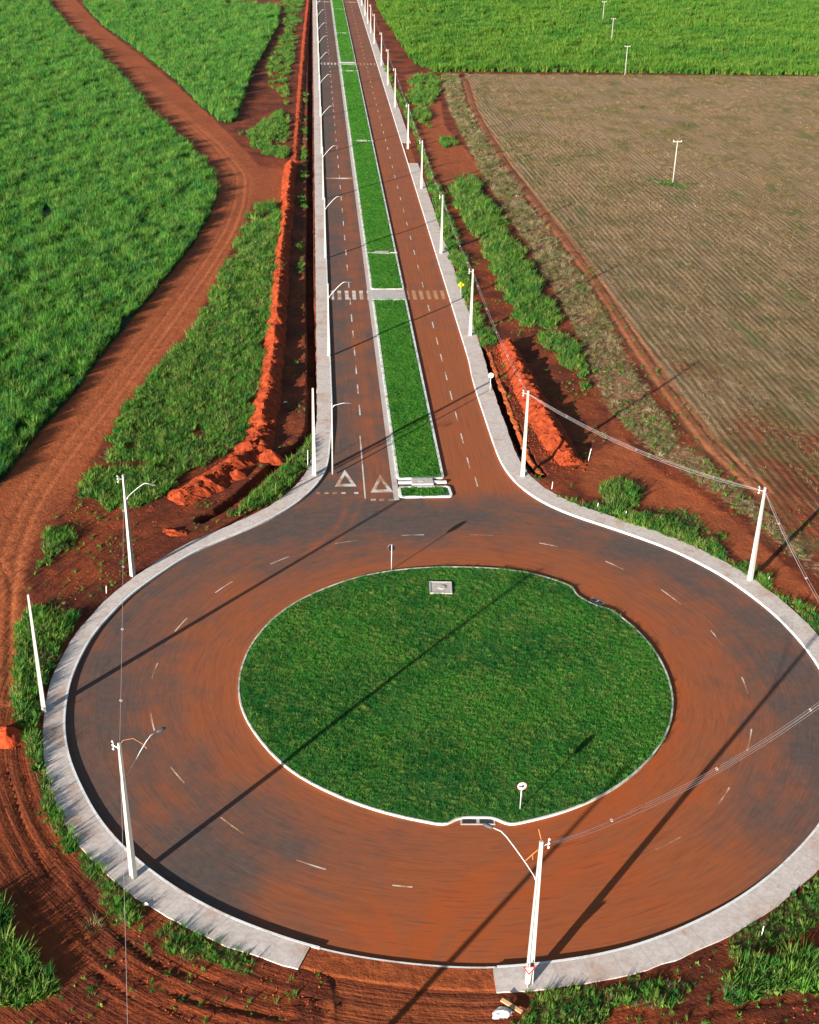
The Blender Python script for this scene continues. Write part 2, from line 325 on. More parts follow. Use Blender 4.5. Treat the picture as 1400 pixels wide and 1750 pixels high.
SOIL = (.235, .046, .012); SOIL_D = (.10, .020, .008); SOIL_L = (.40, .115, .045)
def mat_ground():
    t = NT('red_earth'); P = t.coord()
    nb = t.noise(P, .12, 4); nm = t.noise(P, .9, 4); nf = t.noise(P, 5, 3); nn = t.noise(P, 2.2, 5, .7)
    st = t.noise(t.coord((1.6, .10, 1)), 1.0, 4)            # streaks along the rows
    sep = t.new('ShaderNodeSeparateXYZ'); t.link(P, sep.inputs[0]); X_, Y_ = sep.outputs[0], sep.outputs[1]
    r_ = t.math('SQRT', t.math('ADD', t.math('MULTIPLY', X_, X_), t.math('MULTIPLY', Y_, Y_))); cb = t.new('ShaderNodeCombineXYZ'); t.link(t.math('MULTIPLY', r_, 1.7), cb.inputs[0])
    t.link(t.math('MULTIPLY', t.math('DIVIDE', X_, r_), 2.4), cb.inputs[1]); t.link(t.math('MULTIPLY', t.math('DIVIDE', Y_, r_), 2.4), cb.inputs[2])
    wh = t.noise(cb.outputs[0], 1.0, 4, .6); whf = t.math('MULTIPLY', t.rng(r_, 62., 44.), t.rng(X_, 24., 6.))
    fur = t.math('SINE', t.math('ADD', t.math('MULTIPLY', t.math('ADD', X_, t.math('MULTIPLY', Y_, .04)), 6.28/1.05), t.math('MULTIPLY', t.noise(P, .35, 4, .7), 4.0)))
    base = t.mix(t.rng(nb, .38, .62), SOIL_D, SOIL); base = t.mix(t.math('MULTIPLY', t.rng(nn, .42, .68), .6), base, (.065, .018, .009)); base = t.mix(t.rng(t.noise(P, .35, 5, .7), .56, .68, 0, .6), base, (.33, .065, .016))
    pk = t.mix(t.rng(nm, .3, .7), (.25, .058, .018), (.34, .083, .026)); pk = t.mix(t.math('MULTIPLY', t.rng(nb, .45, .65), .5), pk, (.36, .085, .024)); pk = t.mix(t.rng(t.noise(P, .06, 4, .65), .50, .62, 0, .4), pk, (.16, .036, .013)); pk = t.mix(t.rng(nn, .52, .66, 0, .22), pk, (.12, .030, .012))
    base = t.mix(t.math('MULTIPLY', t.rng(wh, .5, .62), t.math('MULTIPLY', whf, .6)), base, (.08, .018, .008)); pk = t.mix(t.math('MULTIPLY', t.rng(wh, .48, .6), t.math('MULTIPLY', whf, .65)), pk, (.10, .024, .010)); pk = t.mix(t.math('MULTIPLY', t.rng(wh, .44, .34), t.math('MULTIPLY', whf, .5)), pk, (.33, .075, .018))
    col = t.mix(t.rng(t.math('ADD', t.attr('sp'), t.math('MULTIPLY', t.math('SUBTRACT', nn, .5), 2.0)), -.3, .5), base, pk)
    # fallow field
    f1 = t.mix(t.rng(nb, .4, .6), (.35, .205, .10), (.215, .155, .056)); f1 = t.mix(t.rng(t.noise(P, .035, 3), .46, .58), f1, (.33, .205, .11)); f1 = t.mix(t.math('MULTIPLY', t.rng(Y_, 230., 90.), t.rng(nb, .3, .6, .35, .8)), f1, (.155, .100, .046))
    f1 = t.mix(t.math('MULTIPLY', t.rng(st, .46, .60), .55), f1, (.38, .28, .16)); f1 = t.mix(t.math('MULTIPLY', t.rng(t.noise(t.coord((3.2, .05, 1)), 1.2, 3), .5, .62), .5), f1, (.12, .075, .032)); f1 = t.mix(t.math('MULTIPLY', t.rng(nf, .48, .66), .6), f1, (.085, .058, .026)); f1 = t.mix(t.rng(t.noise(t.coord((.35, .12, 1)), .5, 4), .58, .68, 0, .65), f1, (.10, .125, .03))
    f1 = t.mix(t.math('MULTIPLY', t.rng(fur, .1, .9), t.rng(t.noise(P, .08, 3), .4, .6, .0, .24)), f1, (.13, .080, .036))
    col = t.mix(t.rng(t.math('ADD', t.attr('sf'), t.math('MULTIPLY', t.math('SUBTRACT', nm, .5), 3.0)), -.4, .8), col, f1)
    til = t.mix(t.rng(st, .42, .6), (.25, .062, .022), (.14, .050, .020)); til = t.mix(t.math('MULTIPLY', t.rng(nf, .5, .65), .5), til, (.11, .075, .03)); til = t.mix(t.math('MULTIPLY', t.rng(fur, 0., .9), .55), til, (.075, .028, .013)); til = t.mix(t.rng(nb, .52, .62, 0, .6), til, (.11, .10, .035))
    col = t.mix(t.rng(t.math('ADD', t.attr('sl'), t.math('MULTIPLY', t.math('SUBTRACT', t.noise(P, .06, 4, .65), .5), 40.0)), -1., 8.), col, til)
    sw = t.mix(t.rng(nn, .35, .65), (.15, .06, .024), (.34, .22, .12))
    col = t.mix(t.math('MULTIPLY', t.rng(t.math('ADD', t.attr('ss'), t.math('MULTIPLY', t.math('SUBTRACT', nm, .5), 5.0)), -.5, .8), t.rng(nn, .3, .6, .3, 1.)), col, sw)
    gr = t.mix(t.rng(nf, .4, .6), (.028, .055, .014), (.06, .085, .022))
    col = t.mix(t.math('MULTIPLY', t.rng(t.math('ADD', t.attr('sg'), t.math('MULTIPLY', t.math('SUBTRACT', nn, .5), 3.0)), 0., .6), .75), col, gr)
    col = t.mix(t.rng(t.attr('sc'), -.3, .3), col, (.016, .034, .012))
    ru = t.math('MULTIPLY', t.rng(t.attr('sr'), 0.2, 1.), .85); col = t.mix(ru, col, t.mix(t.rng(nm, .35, .65), (.27, .09, .035), (.34, .125, .055)))
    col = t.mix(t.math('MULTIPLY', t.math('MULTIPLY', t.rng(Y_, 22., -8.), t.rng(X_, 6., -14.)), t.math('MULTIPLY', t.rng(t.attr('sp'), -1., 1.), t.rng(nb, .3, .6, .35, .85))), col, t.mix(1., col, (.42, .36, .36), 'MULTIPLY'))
    col = t.mix(t.math('MULTIPLY', t.attr('tw'), t.rng(nm, .3, .6, .25, .8)), col, (.44, .125, .042))
    t.col(col)
    hh = t.math('ADD', t.math('MULTIPLY', nn, .6), t.math('MULTIPLY', nf, .3)); hh = t.math('ADD', hh, t.math('MULTIPLY', t.math('MULTIPLY', wh, whf), 1.1)); hh = t.math('SUBTRACT', hh, t.math('MULTIPLY', t.math('MULTIPLY', fur, t.rng(t.attr('sf'), 0., 1.)), .16))
    t.bump(hh, .8, .25)
    return t.m
def mat_soil(name, a, b, bs=.8):
    t = NT(name); P = t.coord(); n = t.noise(P, 1.3, 5, .65); nf = t.noise(P, 6, 4, .7)
    t.col(t.mix(t.rng(n, .35, .65), a, b)); t.bump(t.math('ADD', n, t.math('MULTIPLY', nf, .4)), bs, .3); return t.m
def mat_asphalt():
    t = NT('dusty_asphalt'); g = t.new('ShaderNodeNewGeometry'); pos = g.outputs['Position']
    sep = t.new('ShaderNodeSeparateXYZ'); t.link(pos, sep.inputs[0]); x, y = sep.outputs[0], sep.outputs[1]
    r = t.math('SQRT', t.math('ADD', t.math('MULTIPLY', x, x), t.math('MULTIPLY', y, y)))
    cb = t.new('ShaderNodeCombineXYZ'); t.link(t.math('MULTIPLY', r, 1.5), cb.inputs[0])
    t.link(t.math('MULTIPLY', t.math('DIVIDE', x, r), 2.6), cb.inputs[1]); t.link(t.math('MULTIPLY', t.math('DIVIDE', y, r), 2.6), cb.inputs[2])
    sr = t.noise(cb.outputs[0], .55, 5, .62); sr2 = t.noise(cb.outputs[0], 1.9, 3, .6)
    ca = t.coord((1.5, .035, 1)); sa = t.noise(ca, .6, 5, .6); sa2 = t.noise(ca, 2.2, 3, .6)
    wa = t.attr('ave'); s1 = t.fmix(wa, sr, sa); s2 = t.fmix(wa, sr2, sa2)
    s3 = t.fmix(wa, t.noise(cb.outputs[0], 5.5, 2, .5), t.noise(ca, 6, 2, .5))
    P = t.coord(); nb = t.noise(P, .22, 4, .6); nf = t.noise(P, 9, 3, .7); nm = t.noise(P, 1.4, 4, .65)
    v = t.math('ADD', t.attr('dust'), t.math('MULTIPLY', t.math('SUBTRACT', s1, .5), .62))
    v = t.math('ADD', v, t.math('MULTIPLY', t.math('SUBTRACT', s2, .5), .20)); v = t.math('ADD', v, t.math('MULTIPLY', t.math('SUBTRACT', nb, .5), 1.25))
    v = t.math('ADD', v, t.math('MULTIPLY', t.math('SUBTRACT', nf, .5), .34))
    f = t.rng(v, .0, .95)
    asp = t.mix(t.rng(nm, .3, .7), (.094, .066, .056), (.122, .087, .073)); asp = t.mix(t.rng(nf, .42, .62, 0, .5), asp, (.075, .055, .047))
    du = t.mix(t.rng(s2, .3, .7), (.27, .074, .027), (.33, .094, .034))
    du = t.mix(t.rng(v, .9, 1.5), du, (.36, .080, .020))
    col = t.mix(f, asp, du)
    col = t.mix(t.math('MULTIPLY', t.rng(s3, .56, .68), .22), col, (.06, .036, .028)); col = t.mix(t.math('MULTIPLY', t.rng(s3, .42, .33), .16), col, (.36, .13, .055))
    col = t.mix(t.math('MULTIPLY', t.rng(s2, .58, .66), .28), col, (.055, .034, .028)); col = t.mix(t.math('MULTIPLY', t.rng(t.noise(P, .5, 5, .75), .60, .70), .35), col, (.13, .095, .08))
    vo = t.new('ShaderNodeTexVoronoi', feature='DISTANCE_TO_EDGE'); t.link(P, vo.inputs['Vector']); vo.inputs['Scale'].default_value = .09
    t.col(col); t.b.inputs['Roughness'].default_value = .85
    t.bump(t.math('ADD', nf, t.math('MULTIPLY', s2, .5)), .25, .03); return t.m
def mat_concrete(name, base=(.60, .52, .475), stain=.5, joints=True):
    t = NT(name); P = t.coord(); nb = t.noise(P, .35, 5, .65); nm = t.noise(P, 3, 5, .7); nf = t.noise(P, 14, 3)
    c = t.mix(t.rng(nm, .3, .7), tuple(q*.80 for q in base), tuple(min(1, q*1.08) for q in base))
    c = t.mix(t.math('MULTIPLY', t.rng(nb, .50, .72), stain), c, (.42, .20, .10))
    c = t.mix(t.rng(t.noise(P, .8, 3), .66, .72, 0, stain*.8), c, (.38, .14, .055))
    c = t.mix(t.rng(nf, .5, .7, 0, .25), c, (.25, .22, .2)); c = t.mix(t.rng(t.noise(P, .13, 5, .7), .52, .66, 0, stain*.9), c, (.44, .24, .14))
    if joints:
        j = t.attr('jt'); fr = t.math('FRACT', t.math('DIVIDE', j, 2.0)); c = t.mix(t.rng(t.math('ABSOLUTE', t.math('SUBTRACT', fr, .5)), .484, .492, 0, .35), c, (.16, .13, .12))
    t.col(c); t.bump(t.math('ADD', nm, nf), .25, .02); return t.m
def mat_white(name='whitewash', base=(.74, .74, .73), dirt=.6, dc=(.42, .22, .13)):
    t = NT(name); P = t.coord(); n = t.noise(P, .5, 5, .7); n2 = t.noise(P, 5, 4, .7)
    c = t.mix(t.math('MULTIPLY', t.rng(n, .5, .68), dirt), base, dc); c = t.mix(t.rng(n2, .5, .7, 0, dirt*.6), c, (.45, .36, .3)); n3 = t.noise(P, 1.6, 4, .7); c = t.mix(t.rng(n3, .60, .70, 0, dirt), c, (.30, .20, .15)); t.col(c); return t.m
def mat_marking(name='worn_road_paint', lo=.36, hi=.56, w=.8):
    t = NT(name); P = t.coord(); n = t.noise(P, .35, 4, .6); n2 = t.noise(P, 6, 4, .75)
    v = t.math('ADD', n, t.math('MULTIPLY', n2, .5))
    c = t.mix(t.rng(n, lo, hi), (.62, .57, .52), (.46, .23, .12)); c = t.mix(t.rng(v, .70, .90, 0, w), c, (.20, .09, .05)); t.col(c); return t.m
def mat_plain(name, c, rough=.7, metal=0., var=.15):
    t = NT(name); n = t.noise(t.coord(), 3, 4, .7); t.col(t.mix(t.rng(n, .3, .7, 0, 1), tuple(q*(1-var) for q in c), c))
    t.b.inputs['Roughness'].default_value = rough; t.b.inputs['Metallic'].default_value = metal; return t.m
def mat_leaf(name, c1, c2, c3, s=.12, tr=.28):
    t = NT(name); oi = t.new('ShaderNodeObjectInfo'); n = t.noise(oi.outputs['Location'], s, 3, .6); n2 = t.noise(oi.outputs['Location'], s*7, 2)
    c = t.mix(t.rng(n, .38, .62), c1, c2); c = t.mix(t.rng(t.math('ADD', t.math('MULTIPLY', n2, .6), t.math('MULTIPLY', oi.outputs['Random'], .4)), .45, .68, 0, .8), c, c3)
    v = t.attr('v'); c = t.mix(t.math('MULTIPLY', v, .7), c, t.mix(1., c, (.32, .42, .4), 'MULTIPLY'))
    d = t.new('ShaderNodeBsdfDiffuse'); tl = t.new('ShaderNodeBsdfTranslucent'); mx = t.new('ShaderNodeMixShader'); mx.inputs[0].default_value = tr
    t.link(c, d.inputs[0]); t.link(t.mix(1., c, (1.1, 1.25, .6), 'MULTIPLY'), tl.inputs[0]); t.link(d.outputs[0], mx.inputs[1]); t.link(tl.outputs[0], mx.inputs[2])
    out = [q for q in t.n if q.type == 'OUTPUT_MATERIAL'][0]; t.link(mx.outputs[0], out.inputs[0]); t.n.remove(t.b); return t.m

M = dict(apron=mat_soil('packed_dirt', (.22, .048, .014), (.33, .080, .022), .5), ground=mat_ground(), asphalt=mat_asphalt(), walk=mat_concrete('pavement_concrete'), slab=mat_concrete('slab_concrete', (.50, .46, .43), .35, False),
         white=mat_white(), kerb_isl=mat_white('kerb_paint', (.62, .60, .55), .6), mark=mat_marking(), mark3=mat_marking('dusty_road_paint', .24, .44, .35), mark2=mat_marking('fresh_road_paint', .44, .66, .35),
         spoil=mat_soil('fresh_spoil', (.20, .028, .008), (.36, .055, .013), 1.0), heap=mat_soil('bright_clay', (.4, .045, .012), (.52, .065, .018), .9),
         pole=mat_white('pole_concrete', (.40, .39, .365), .5, (.45, .38, .32)), steel=mat_plain('galvanised_steel', (.62, .62, .62), .5, .3),
         lamp=mat_plain('lamp_housing', (.10, .10, .11), .5), wire=mat_plain('cable_sheath', (.42, .38, .38), .6), dark=mat_plain('dark_gap', (.02, .02, .02)),
         black=mat_plain('black_enamel', (.012, .012, .014), .5), signwhite=mat_plain('sign_white', (.85, .85, .85), .4, 0, .03), red=mat_plain('sign_red', (.62, .02, .035), .4), yellow=mat_plain('sign_yellow', (.80, .66, .03), .4),
         wood=mat_plain('pale_wood', (.55, .33, .17), .8), ply=mat_plain('white_sacking', (.7, .68, .68), .7), ceramic=mat_plain('insulator', (.75, .72, .68), .3),
         stone=mat_soil('broken_stone', (.38, .30, .22), (.62, .54, .44), .6), orange=mat_plain('loose_cable', (.55, .2, .07), .6))

dens = dict(a=.70, b=.42, c=.9, d=.7, e=.5, f=1.0, g=.75, h=.6, i=1.2, j=1.0, k=.9, l=.66, m=.75, n=1.2, o=.9, p=.55, q=.7, r=.35, s=.4, t=.45)
def weed_field(a, b, s, k):
    bar = fbm(a, b, 14, 61) if k not in 'bpr' else vnoise(a, b, 60, 5)*.3+vnoise(a*.1, b, 9, 62)*.7
    return fbm(a, b, 2.4, 60)*.55+.45*bar+np.clip(s, 0, 2.2)*.09-.06-(.72-dens[k]*.36)
# ------------------------------------------------------------------ ground sheet
def axis(a, b, segs):
    out = []
    for lo, hi, st in segs: out += list(np.arange(lo, hi, st))
    return np.unique(np.round(np.array(out+[b]), 4))
gx = axis(-700, 700, [(-700, -260, 20), (-260, -100, 2.5), (-100, -50, .8), (-50, -15.5, .3), (-15.5, -11, .16), (-11, 11.5, .45), (11.5, 15, .18), (15, 48, .3), (48, 100, .6), (100, 260, 2.5), (260, 700, 20)])
gy = axis(-200, 1500, [(-200, -60, 6), (-60, -45, 1), (-45, 70, .3), (70, 140, .5), (140, 260, .9), (260, 600, 2.2), (600, 1500, 20)])
X, Y = np.meshgrid(gx, gy); xs, ys = X.ravel(), Y.ravel()
sd_o = out_sd(xs, ys); zs = terrain_z(xs, ys, sd_o)
sp = np.full(xs.shape, -6.0)
for p in packed: sp = np.maximum(sp, poly_sd(xs, ys, p))
sg = np.full(xs.shape, -6.0)
for k, p in weeds.items():
    q = poly_sd(xs, ys, p); m = q > -.5; q[m] = np.minimum(q[m], weed_field(xs[m], ys[m], q[m], k)*14); sg = np.maximum(sg, q)
sck = np.full(xs.shape, -6.0)
for p in (cropA, cropB, cropC): sck = np.maximum(sck, poly_sd(xs, ys, p))
tw = np.max([np.exp(-((line_dist(xs, ys, l_)-.85)/.4)**2)*(1 if i_ == 0 else .6) for i_, l_ in enumerate(lanes)], axis=0)
dr = line_dist(xs, ys, rut); sr = np.exp(-((dr-.95)/.75)**2)+.5*np.exp(-(dr/.6)**2)
# a faint strip of tall brown soil where the dug trench walls are
nx, ny = len(gx), len(gy); idx = np.arange(nx*ny).reshape(ny, nx)
Fq = np.stack([idx[:-1, :-1], idx[:-1, 1:], idx[1:, 1:], idx[1:, :-1]], -1).reshape(-1, 4)
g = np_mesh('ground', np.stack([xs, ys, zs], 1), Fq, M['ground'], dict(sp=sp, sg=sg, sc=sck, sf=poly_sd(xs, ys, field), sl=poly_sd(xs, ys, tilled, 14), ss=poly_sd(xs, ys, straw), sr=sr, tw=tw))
tag(g, kind='structure')
def ground_z(px, py): return terrain_z(np.atleast_1d(np.asarray(px, float)), np.atleast_1d(np.asarray(py, float)))

# ------------------------------------------------------------------ asphalt
ax_ = axis(-37, 38, [(-37, 38, .33)]); ay_ = axis(-37, YF, [(-37, 60, .33), (60, 140, 1.5), (140, YF, 6)])
X, Y = np.meshgrid(ax_, ay_); x, y = X.ravel(), Y.ravel(); so_ = out_sd(x, y); rr = np.hypot(x, y); th = np.degrees(np.arctan2(y, x))
def bl(cx, cy, sx, sy, a): return a*np.exp(-((x-cx)/sx)**2-((y-cy)/sy)**2)
ri = rr-19.2
du = .33+.55*np.exp(-np.maximum(ri, 0)/3.2)
right = sstep(-100, -50, th)*sstep(120, 60, th)
du = du+right*(.42-.035*ri)*(ri > -1)+bl(-2, -31, 15, 7, .8)+bl(6, -27, 14, 5, .25)+bl(12, -22, 12, 8, .35)+bl(-22, 14, 6, 8, .22)+bl(-24, -3, 5, 9, .15)
du = du-bl(-30, 0, 3.5, 16, .22)-bl(-20, -24, 7, 5, .32)-bl(24, -20, 7, 6, .22)-bl(29, -5, 4, 16, .30)-bl(-14, 29, 10, 4, .32)-bl(0, 29, 6, 5, .35)-bl(22, 22, 9, 3.5, .28)-bl(-25, 20, 5, 5, .2)
for l_, a_ in (([(722, 1660), (735, 1600), (775, 1545), (850, 1490), (980, 1440), (1100, 1380)], .4), ([(700, 1660), (715, 1590), (760, 1535), (830, 1485), (930, 1440), (1040, 1395)], .35), ([(760, 1655), (800, 1590), (880, 1530), (1000, 1480), (1120, 1420), (1220, 1330)], .3), ([(790, 1655), (840, 1600), (930, 1550), (1050, 1500)], -.2),
             ([(680, 1655), (672, 1600), (650, 1555), (620, 1520)], .35), ([(655, 1650), (640, 1610), (600, 1570), (540, 1540), (450, 1500)], .25), ([(740, 1655), (770, 1600), (830, 1545), (920, 1500)], -.25), ([(560, 940), (600, 900), (622, 850), (625, 760)], .35), ([(520, 950), (575, 905), (596, 860), (598, 780)], .3)):
    l_ = smooth(resample(sites(l_), 1), 4); du = du+a_*np.exp(-(line_dist(x, y, l_)/.38)**2)
av = sstep(30, 38, y)
dav = np.where(x < 0, .22+.34*np.exp(-((x+5.2)/1.6)**2)+.10*np.exp(-((x+3.6)/.5)**2), .80)-.26*sstep(150, 420, y)
dav = dav+np.where((x > 0) & (y < 90), .18, 0)-np.where(x > 8.6, .10, 0)
du = du*(1-av)+dav*av
keep = (so_ > -.45)
idx = np.arange(len(x)).reshape(len(ay_), len(ax_)); Fq = np.stack([idx[:-1, :-1], idx[:-1, 1:], idx[1:, 1:], idx[1:, :-1]], -1).reshape(-1, 4)
Fq = Fq[keep[Fq].all(1)]; used, inv = np.unique(Fq, return_inverse=True); Fq = inv.reshape(Fq.shape)
rd = np_mesh('road', np.stack([x, y, np.zeros_like(x)], 1)[used], Fq, M['asphalt'], dict(dust=du[used], ave=av[used])); tag(rd, kind='structure')

# ------------------------------------------------------------------ kerbs and pavements (swept along OUT; +left offset is inside the road)
def piece(y0=None, sel=None): return OUT[sel]
ang = np.degrees(np.arctan2(OUT[:, 1], OUT[:, 0])); rad = np.hypot(OUT[:, 0], OUT[:, 1])
i_gap0 = int(np.argmin(np.hypot(OUT[:, 0]+12.3, OUT[:, 1]+31.0))); i_gap1 = int(np.argmin(np.hypot(OUT[:, 0]+.6, OUT[:, 1]+33.1)))
mbk = MB(); strip(mbk, OUT[:i_gap0+1], -.17, 0, -.05, .20); strip(mbk, OUT[i_gap0:i_gap1+1], -.14, 0, -.05, .115); strip(mbk, OUT[i_gap1:], -.17, 0, -.05, .20)
kb = mbk.build('kerb', M['white']); tag(kb, kind='structure')
def apron(P, d0, d1, seed):
    ks = np.linspace(d0, d1, 12); V = []
    for k in ks:
        Q = offset(P, k); V.append(np.stack([Q[:, 0], Q[:, 1], np.full(len(Q), .115-(.12 if k < d1+.25 else 0))+(fbm(Q[:, 0], Q[:, 1], .7, seed)-.5)*.07*min(1, abs(k-d0)/.4)], 1))
    V = np.stack(V, 1).reshape(-1, 3); m = len(P); q = len(ks); idx = np.arange(m*q).reshape(m, q)
    Fq = np.stack([idx[:-1, :-1], idx[:-1, 1:], idx[1:, 1:], idx[1:, :-1]], -1).reshape(-1, 4)[:, ::-1]
    o = np_mesh('dirt_apron', V, Fq, M['apron']); tag(o, kind='structure')
def sw_width(P):
    a = np.degrees(np.arctan2(P[:, 1], P[:, 0])) % 360; r = np.hypot(P[:, 0], P[:, 1])
    wd = np.interp(a, [0, 60, 90, 110, 130, 165, 190, 215, 250, 290, 340, 360], [2.1, 2.5, 2.2, 2.1, 1.9, 1.6, 1.75, 2.5, 2.2, 2.15, 2.1, 2.1])
    av_ = sstep(38, 60, P[:, 1]); return wd*(1-av_)+np.where(P[:, 0] < 0, 2.0, 2.35)*av_
def walk_strip(P, name='pavement'):
    L = np.r_[0, np.cumsum(np.hypot(*np.diff(P, axis=0).T))]; W = sw_width(P)
    rag = (fbm(P[:, 0], P[:, 1], 1.1, 31)-.5)*.22
    A = offset(P, -.172); B = offset(P, -(W+rag)); V = []; J = []; Fs = []
    for i in range(len(P)):
        V += [(A[i][0], A[i][1], .192), ((A[i][0]+B[i][0])/2, (A[i][1]+B[i][1])/2, .192), (B[i][0], B[i][1], .188), (B[i][0], B[i][1], -.1)]; J += [L[i]]*4
    for i in range(len(P)-1):
        for k in range(3): q = 4*i+k; Fs.append((q, q+4, q+5, q+1))
    me_ends = [(0, 1, 2, 3), tuple(4*(len(P)-1)+k for k in (3, 2, 1, 0))]
    o = np_mesh(name, V, np.array(Fs+me_ends), M['walk'], dict(jt=J), smooth_=False); tag(o, kind='structure'); return o
PW = resample(OUT, .5)
apron_todo = True
j0 = int(np.argmin(np.hypot(PW[:, 0]+12.3, PW[:, 1]+31.0))); j1 = int(np.argmin(np.hypot(PW[:, 0]+.6, PW[:, 1]+33.1)))
rightave = (PW[:, 0] > 9.5) & (PW[:, 1] > 205) & (PW[:, 1] < 228)
k0, k1 = np.where(rightave)[0][[0, -1]]
apron(PW[j0-3:j1+4], -.14, -2.3, 5); apron(PW[k0-2:k1+3], -.17, -2.5, 6)
walk_strip(PW[:j0]); walk_strip(PW[j1:k0]); walk_strip(PW[k1:])
# island kerb, with its two drain bays
ic = isl[::-1]
icl = np.vstack([ic[-2:], ic, ic[:2]])
mbi = MB(); P_ = icl; A = offset(P_, 0)[2:-2]; B = offset(P_, .14)[2:-2]; n = len(A)
for i in range(n): mbi.v += [(A[i][0], A[i][1], -.05), (A[i][0], A[i][1], .16), (B[i][0], B[i][1], .16), (B[i][0], B[i][1], .02)]
for i in range(n):
    q = 4*i; r_ = 4*((i+1) % n)
    for k in range(3): mbi.f.append((q+k, q+k+1, r_+k+1, r_+k))
tag(mbi.build('island_kerb', M['kerb_isl']), kind='structure')
# island turf base
cen = np.array([B.mean(0)]); V = [(cen[0][0], cen[0][1], .32)]; rings = 14; Fs = []
for k in range(1, rings+1):
    t = k/rings
    for i in range(n):
        p = cen[0]+(B[i]-cen[0])*t; V.append((p[0], p[1], .13+.19*(1-t*t)+.05*(1-t)*(vnoise(np.array([p[0]]), np.array([p[1]]), 3, 4)[0]-.5)))
me = MB(); me.v = V
for i in range(n): me.f.append((0, 1+i, 1+(i+1) % n))
for k in range(1, rings):
    for i in range(n): a = 1+(k-1)*n; b = 1+k*n; me.f.append((a+i, b+i, b+(i+1) % n, a+(i+1) % n))
def mat_turf():
    t = NT('turf_soil'); P = t.coord(); n1 = t.noise(P, 7, 3, .7); n2 = t.noise(P, .3, 4)
    c = t.mix(t.rng(n1, .35, .65), (.020, .085, .02), (.045, .16, .03)); c = t.mix(t.rng(n2, .55, .7, 0, .5), c, (.10, .12, .03)); t.col(c); t.bump(n1, .8, .08); return t.m
M['turf'] = mat_turf()
print('ISLZ', min(v[2] for v in me.v), max(v[2] for v in me.v), len(B))
tag(me.build('island_lawn_ground', M['turf'], smooth_=True), kind='structure')

# ------------------------------------------------------------------ median
ME = 860.0
def rrect(x0, x1, y0, y1, r, xt0=None, n=5):
    P = []
    for cx, cy, a in ((x1-r, y0+r, -90), (x1-r, y1-r, 0), (x0+r, y1-r, 90), (x0+r, y0+r, 180)):
        for k in range(n+1): t = R(a+90*k/n); P.append((cx+r*math.cos(t), cy+r*math.sin(t)))
    return P
def kerb_loop(P, wd, z, name, mat):
    P = np.array(P); Q = np.vstack([P[-2:], P, P[:2]]); B = offset(Q, wd)[2:-2]; mb = MB(); n = len(P)
    for i in range(n): mb.v += [(P[i][0], P[i][1], -.05), (P[i][0], P[i][1], z), (B[i][0], B[i][1], z), (B[i][0], B[i][1], 0)]
    for i in range(n):
        q = 4*i; r_ = 4*((i+1) % n)
        for k in range(3): mb.f.append((q+k, q+k+1, r_+k+1, r_+k))
    o = mb.build(name, mat); tag(o, kind='structure'); return B
medsegs = [(34.3, 37.0), (39.0, 104.6), (110.0, 356.5), (361.8, ME)]
turfm = MB()
for k, (a, b) in enumerate(medsegs):
    P = rrect(-2.62, 3.25 if b < 40 else 2.85, a, b, .5)
    if b < 40: P = [(x_+ (0 if x_ < 0 else .15*(1-(y_-a)/(b-a))), y_) for x_, y_ in P]
    Q = []
    for i in range(len(P)): Q.append(P[i])
    kerb_loop(Q, .27, .17, 'median_kerb', M['white'])
    turfm.v += [(-2.4, a+.2, .12), (2.66 if k else 3.1, a+.2, .12), (2.66 if k else 3.05, b-.2, .12), (-2.4, b-.2, .12)]; q = len(turfm.v)-4; turfm.f.append((q, q+1, q+2, q+3))
tag(turfm.build('median_lawn_ground', M['turf']), kind='structure')
gm = MB(); gm.box(-3.25, -2.63, 33.9, ME, -.02, .03)
tag(gm.build('median_gutter', M['slab']), kind='structure')
cw = MB(); cw.box(-2.6, 2.83, 104.75, 109.85, -.02, .15); cw.box(-2.6, 2.83, 356.7, 361.6, -.02, .15)
tag(cw.build('crossing_path', M['slab']), kind='structure')

# ------------------------------------------------------------------ road markings
mk = MB(); Z0, Z1 = .003, .007
def arcdash(a, b):
    (xa, ya), (xb, yb) = a, b; ra, rb = math.hypot(xa, ya), math.hypot(xb, yb); ta, tb = math.atan2(ya, xa), math.atan2(yb, xb)
    if tb-ta > math.pi: tb -= 2*math.pi
    if ta-tb > math.pi: tb += 2*math.pi
    P = [((ra+(rb-ra)*t)*math.cos(ta+(tb-ta)*t), (ra+(rb-ra)*t)*math.sin(ta+(tb-ta)*t)) for t in np.linspace(0, 1, 6)]
    strip(mk, P, -.06, .06, Z0, Z1)
for p in [((462.5, 964), (494.6, 951)), ((368, 1013), (397.5, 993.6)), ((299, 1079), (320, 1056)), ((260, 1159.6), (269.6, 1133)), ((258, 1219), (264, 1248.6)), ((292, 1310.7), (315, 1338)), ((377.5, 1397), (417, 1425)), ((507, 1469.6), (557, 1486)), ((671, 1513), (705, 1516)), ((1121, 1452), (1164, 1430)), ((1227, 1375), (1247, 1346)), ((1277, 1283), (1284.6, 1246)), ((1278.6, 1186), (1268, 1157)), ((1235.7, 1104), (1215, 1077.5)), ((1164, 1033), (1130, 1007.5)), ((1066, 973.6), (1035, 959)), ((953.6, 934), (922, 928)), ((803, 914), (842, 915)), ((686, 915), (725, 914)), ((573, 929), (610.7, 923.6))]:
    arcdash(site(*p[0]), site(*p[1]))
tag(mk.build('ring_lane_dashes', M['mark']), kind='structure')
mk = MB()
ysL = [59.7, 66.9, 74.1, 81.3, 88.5, 96.0, 104.3, 113.0, 122.7]; yy = 132.
while yy < 850: ysL.append(yy); yy += 10
for q in ysL: mk.box(-6.30, -6.12, q-1.8, q+1.6, Z0, Z1)
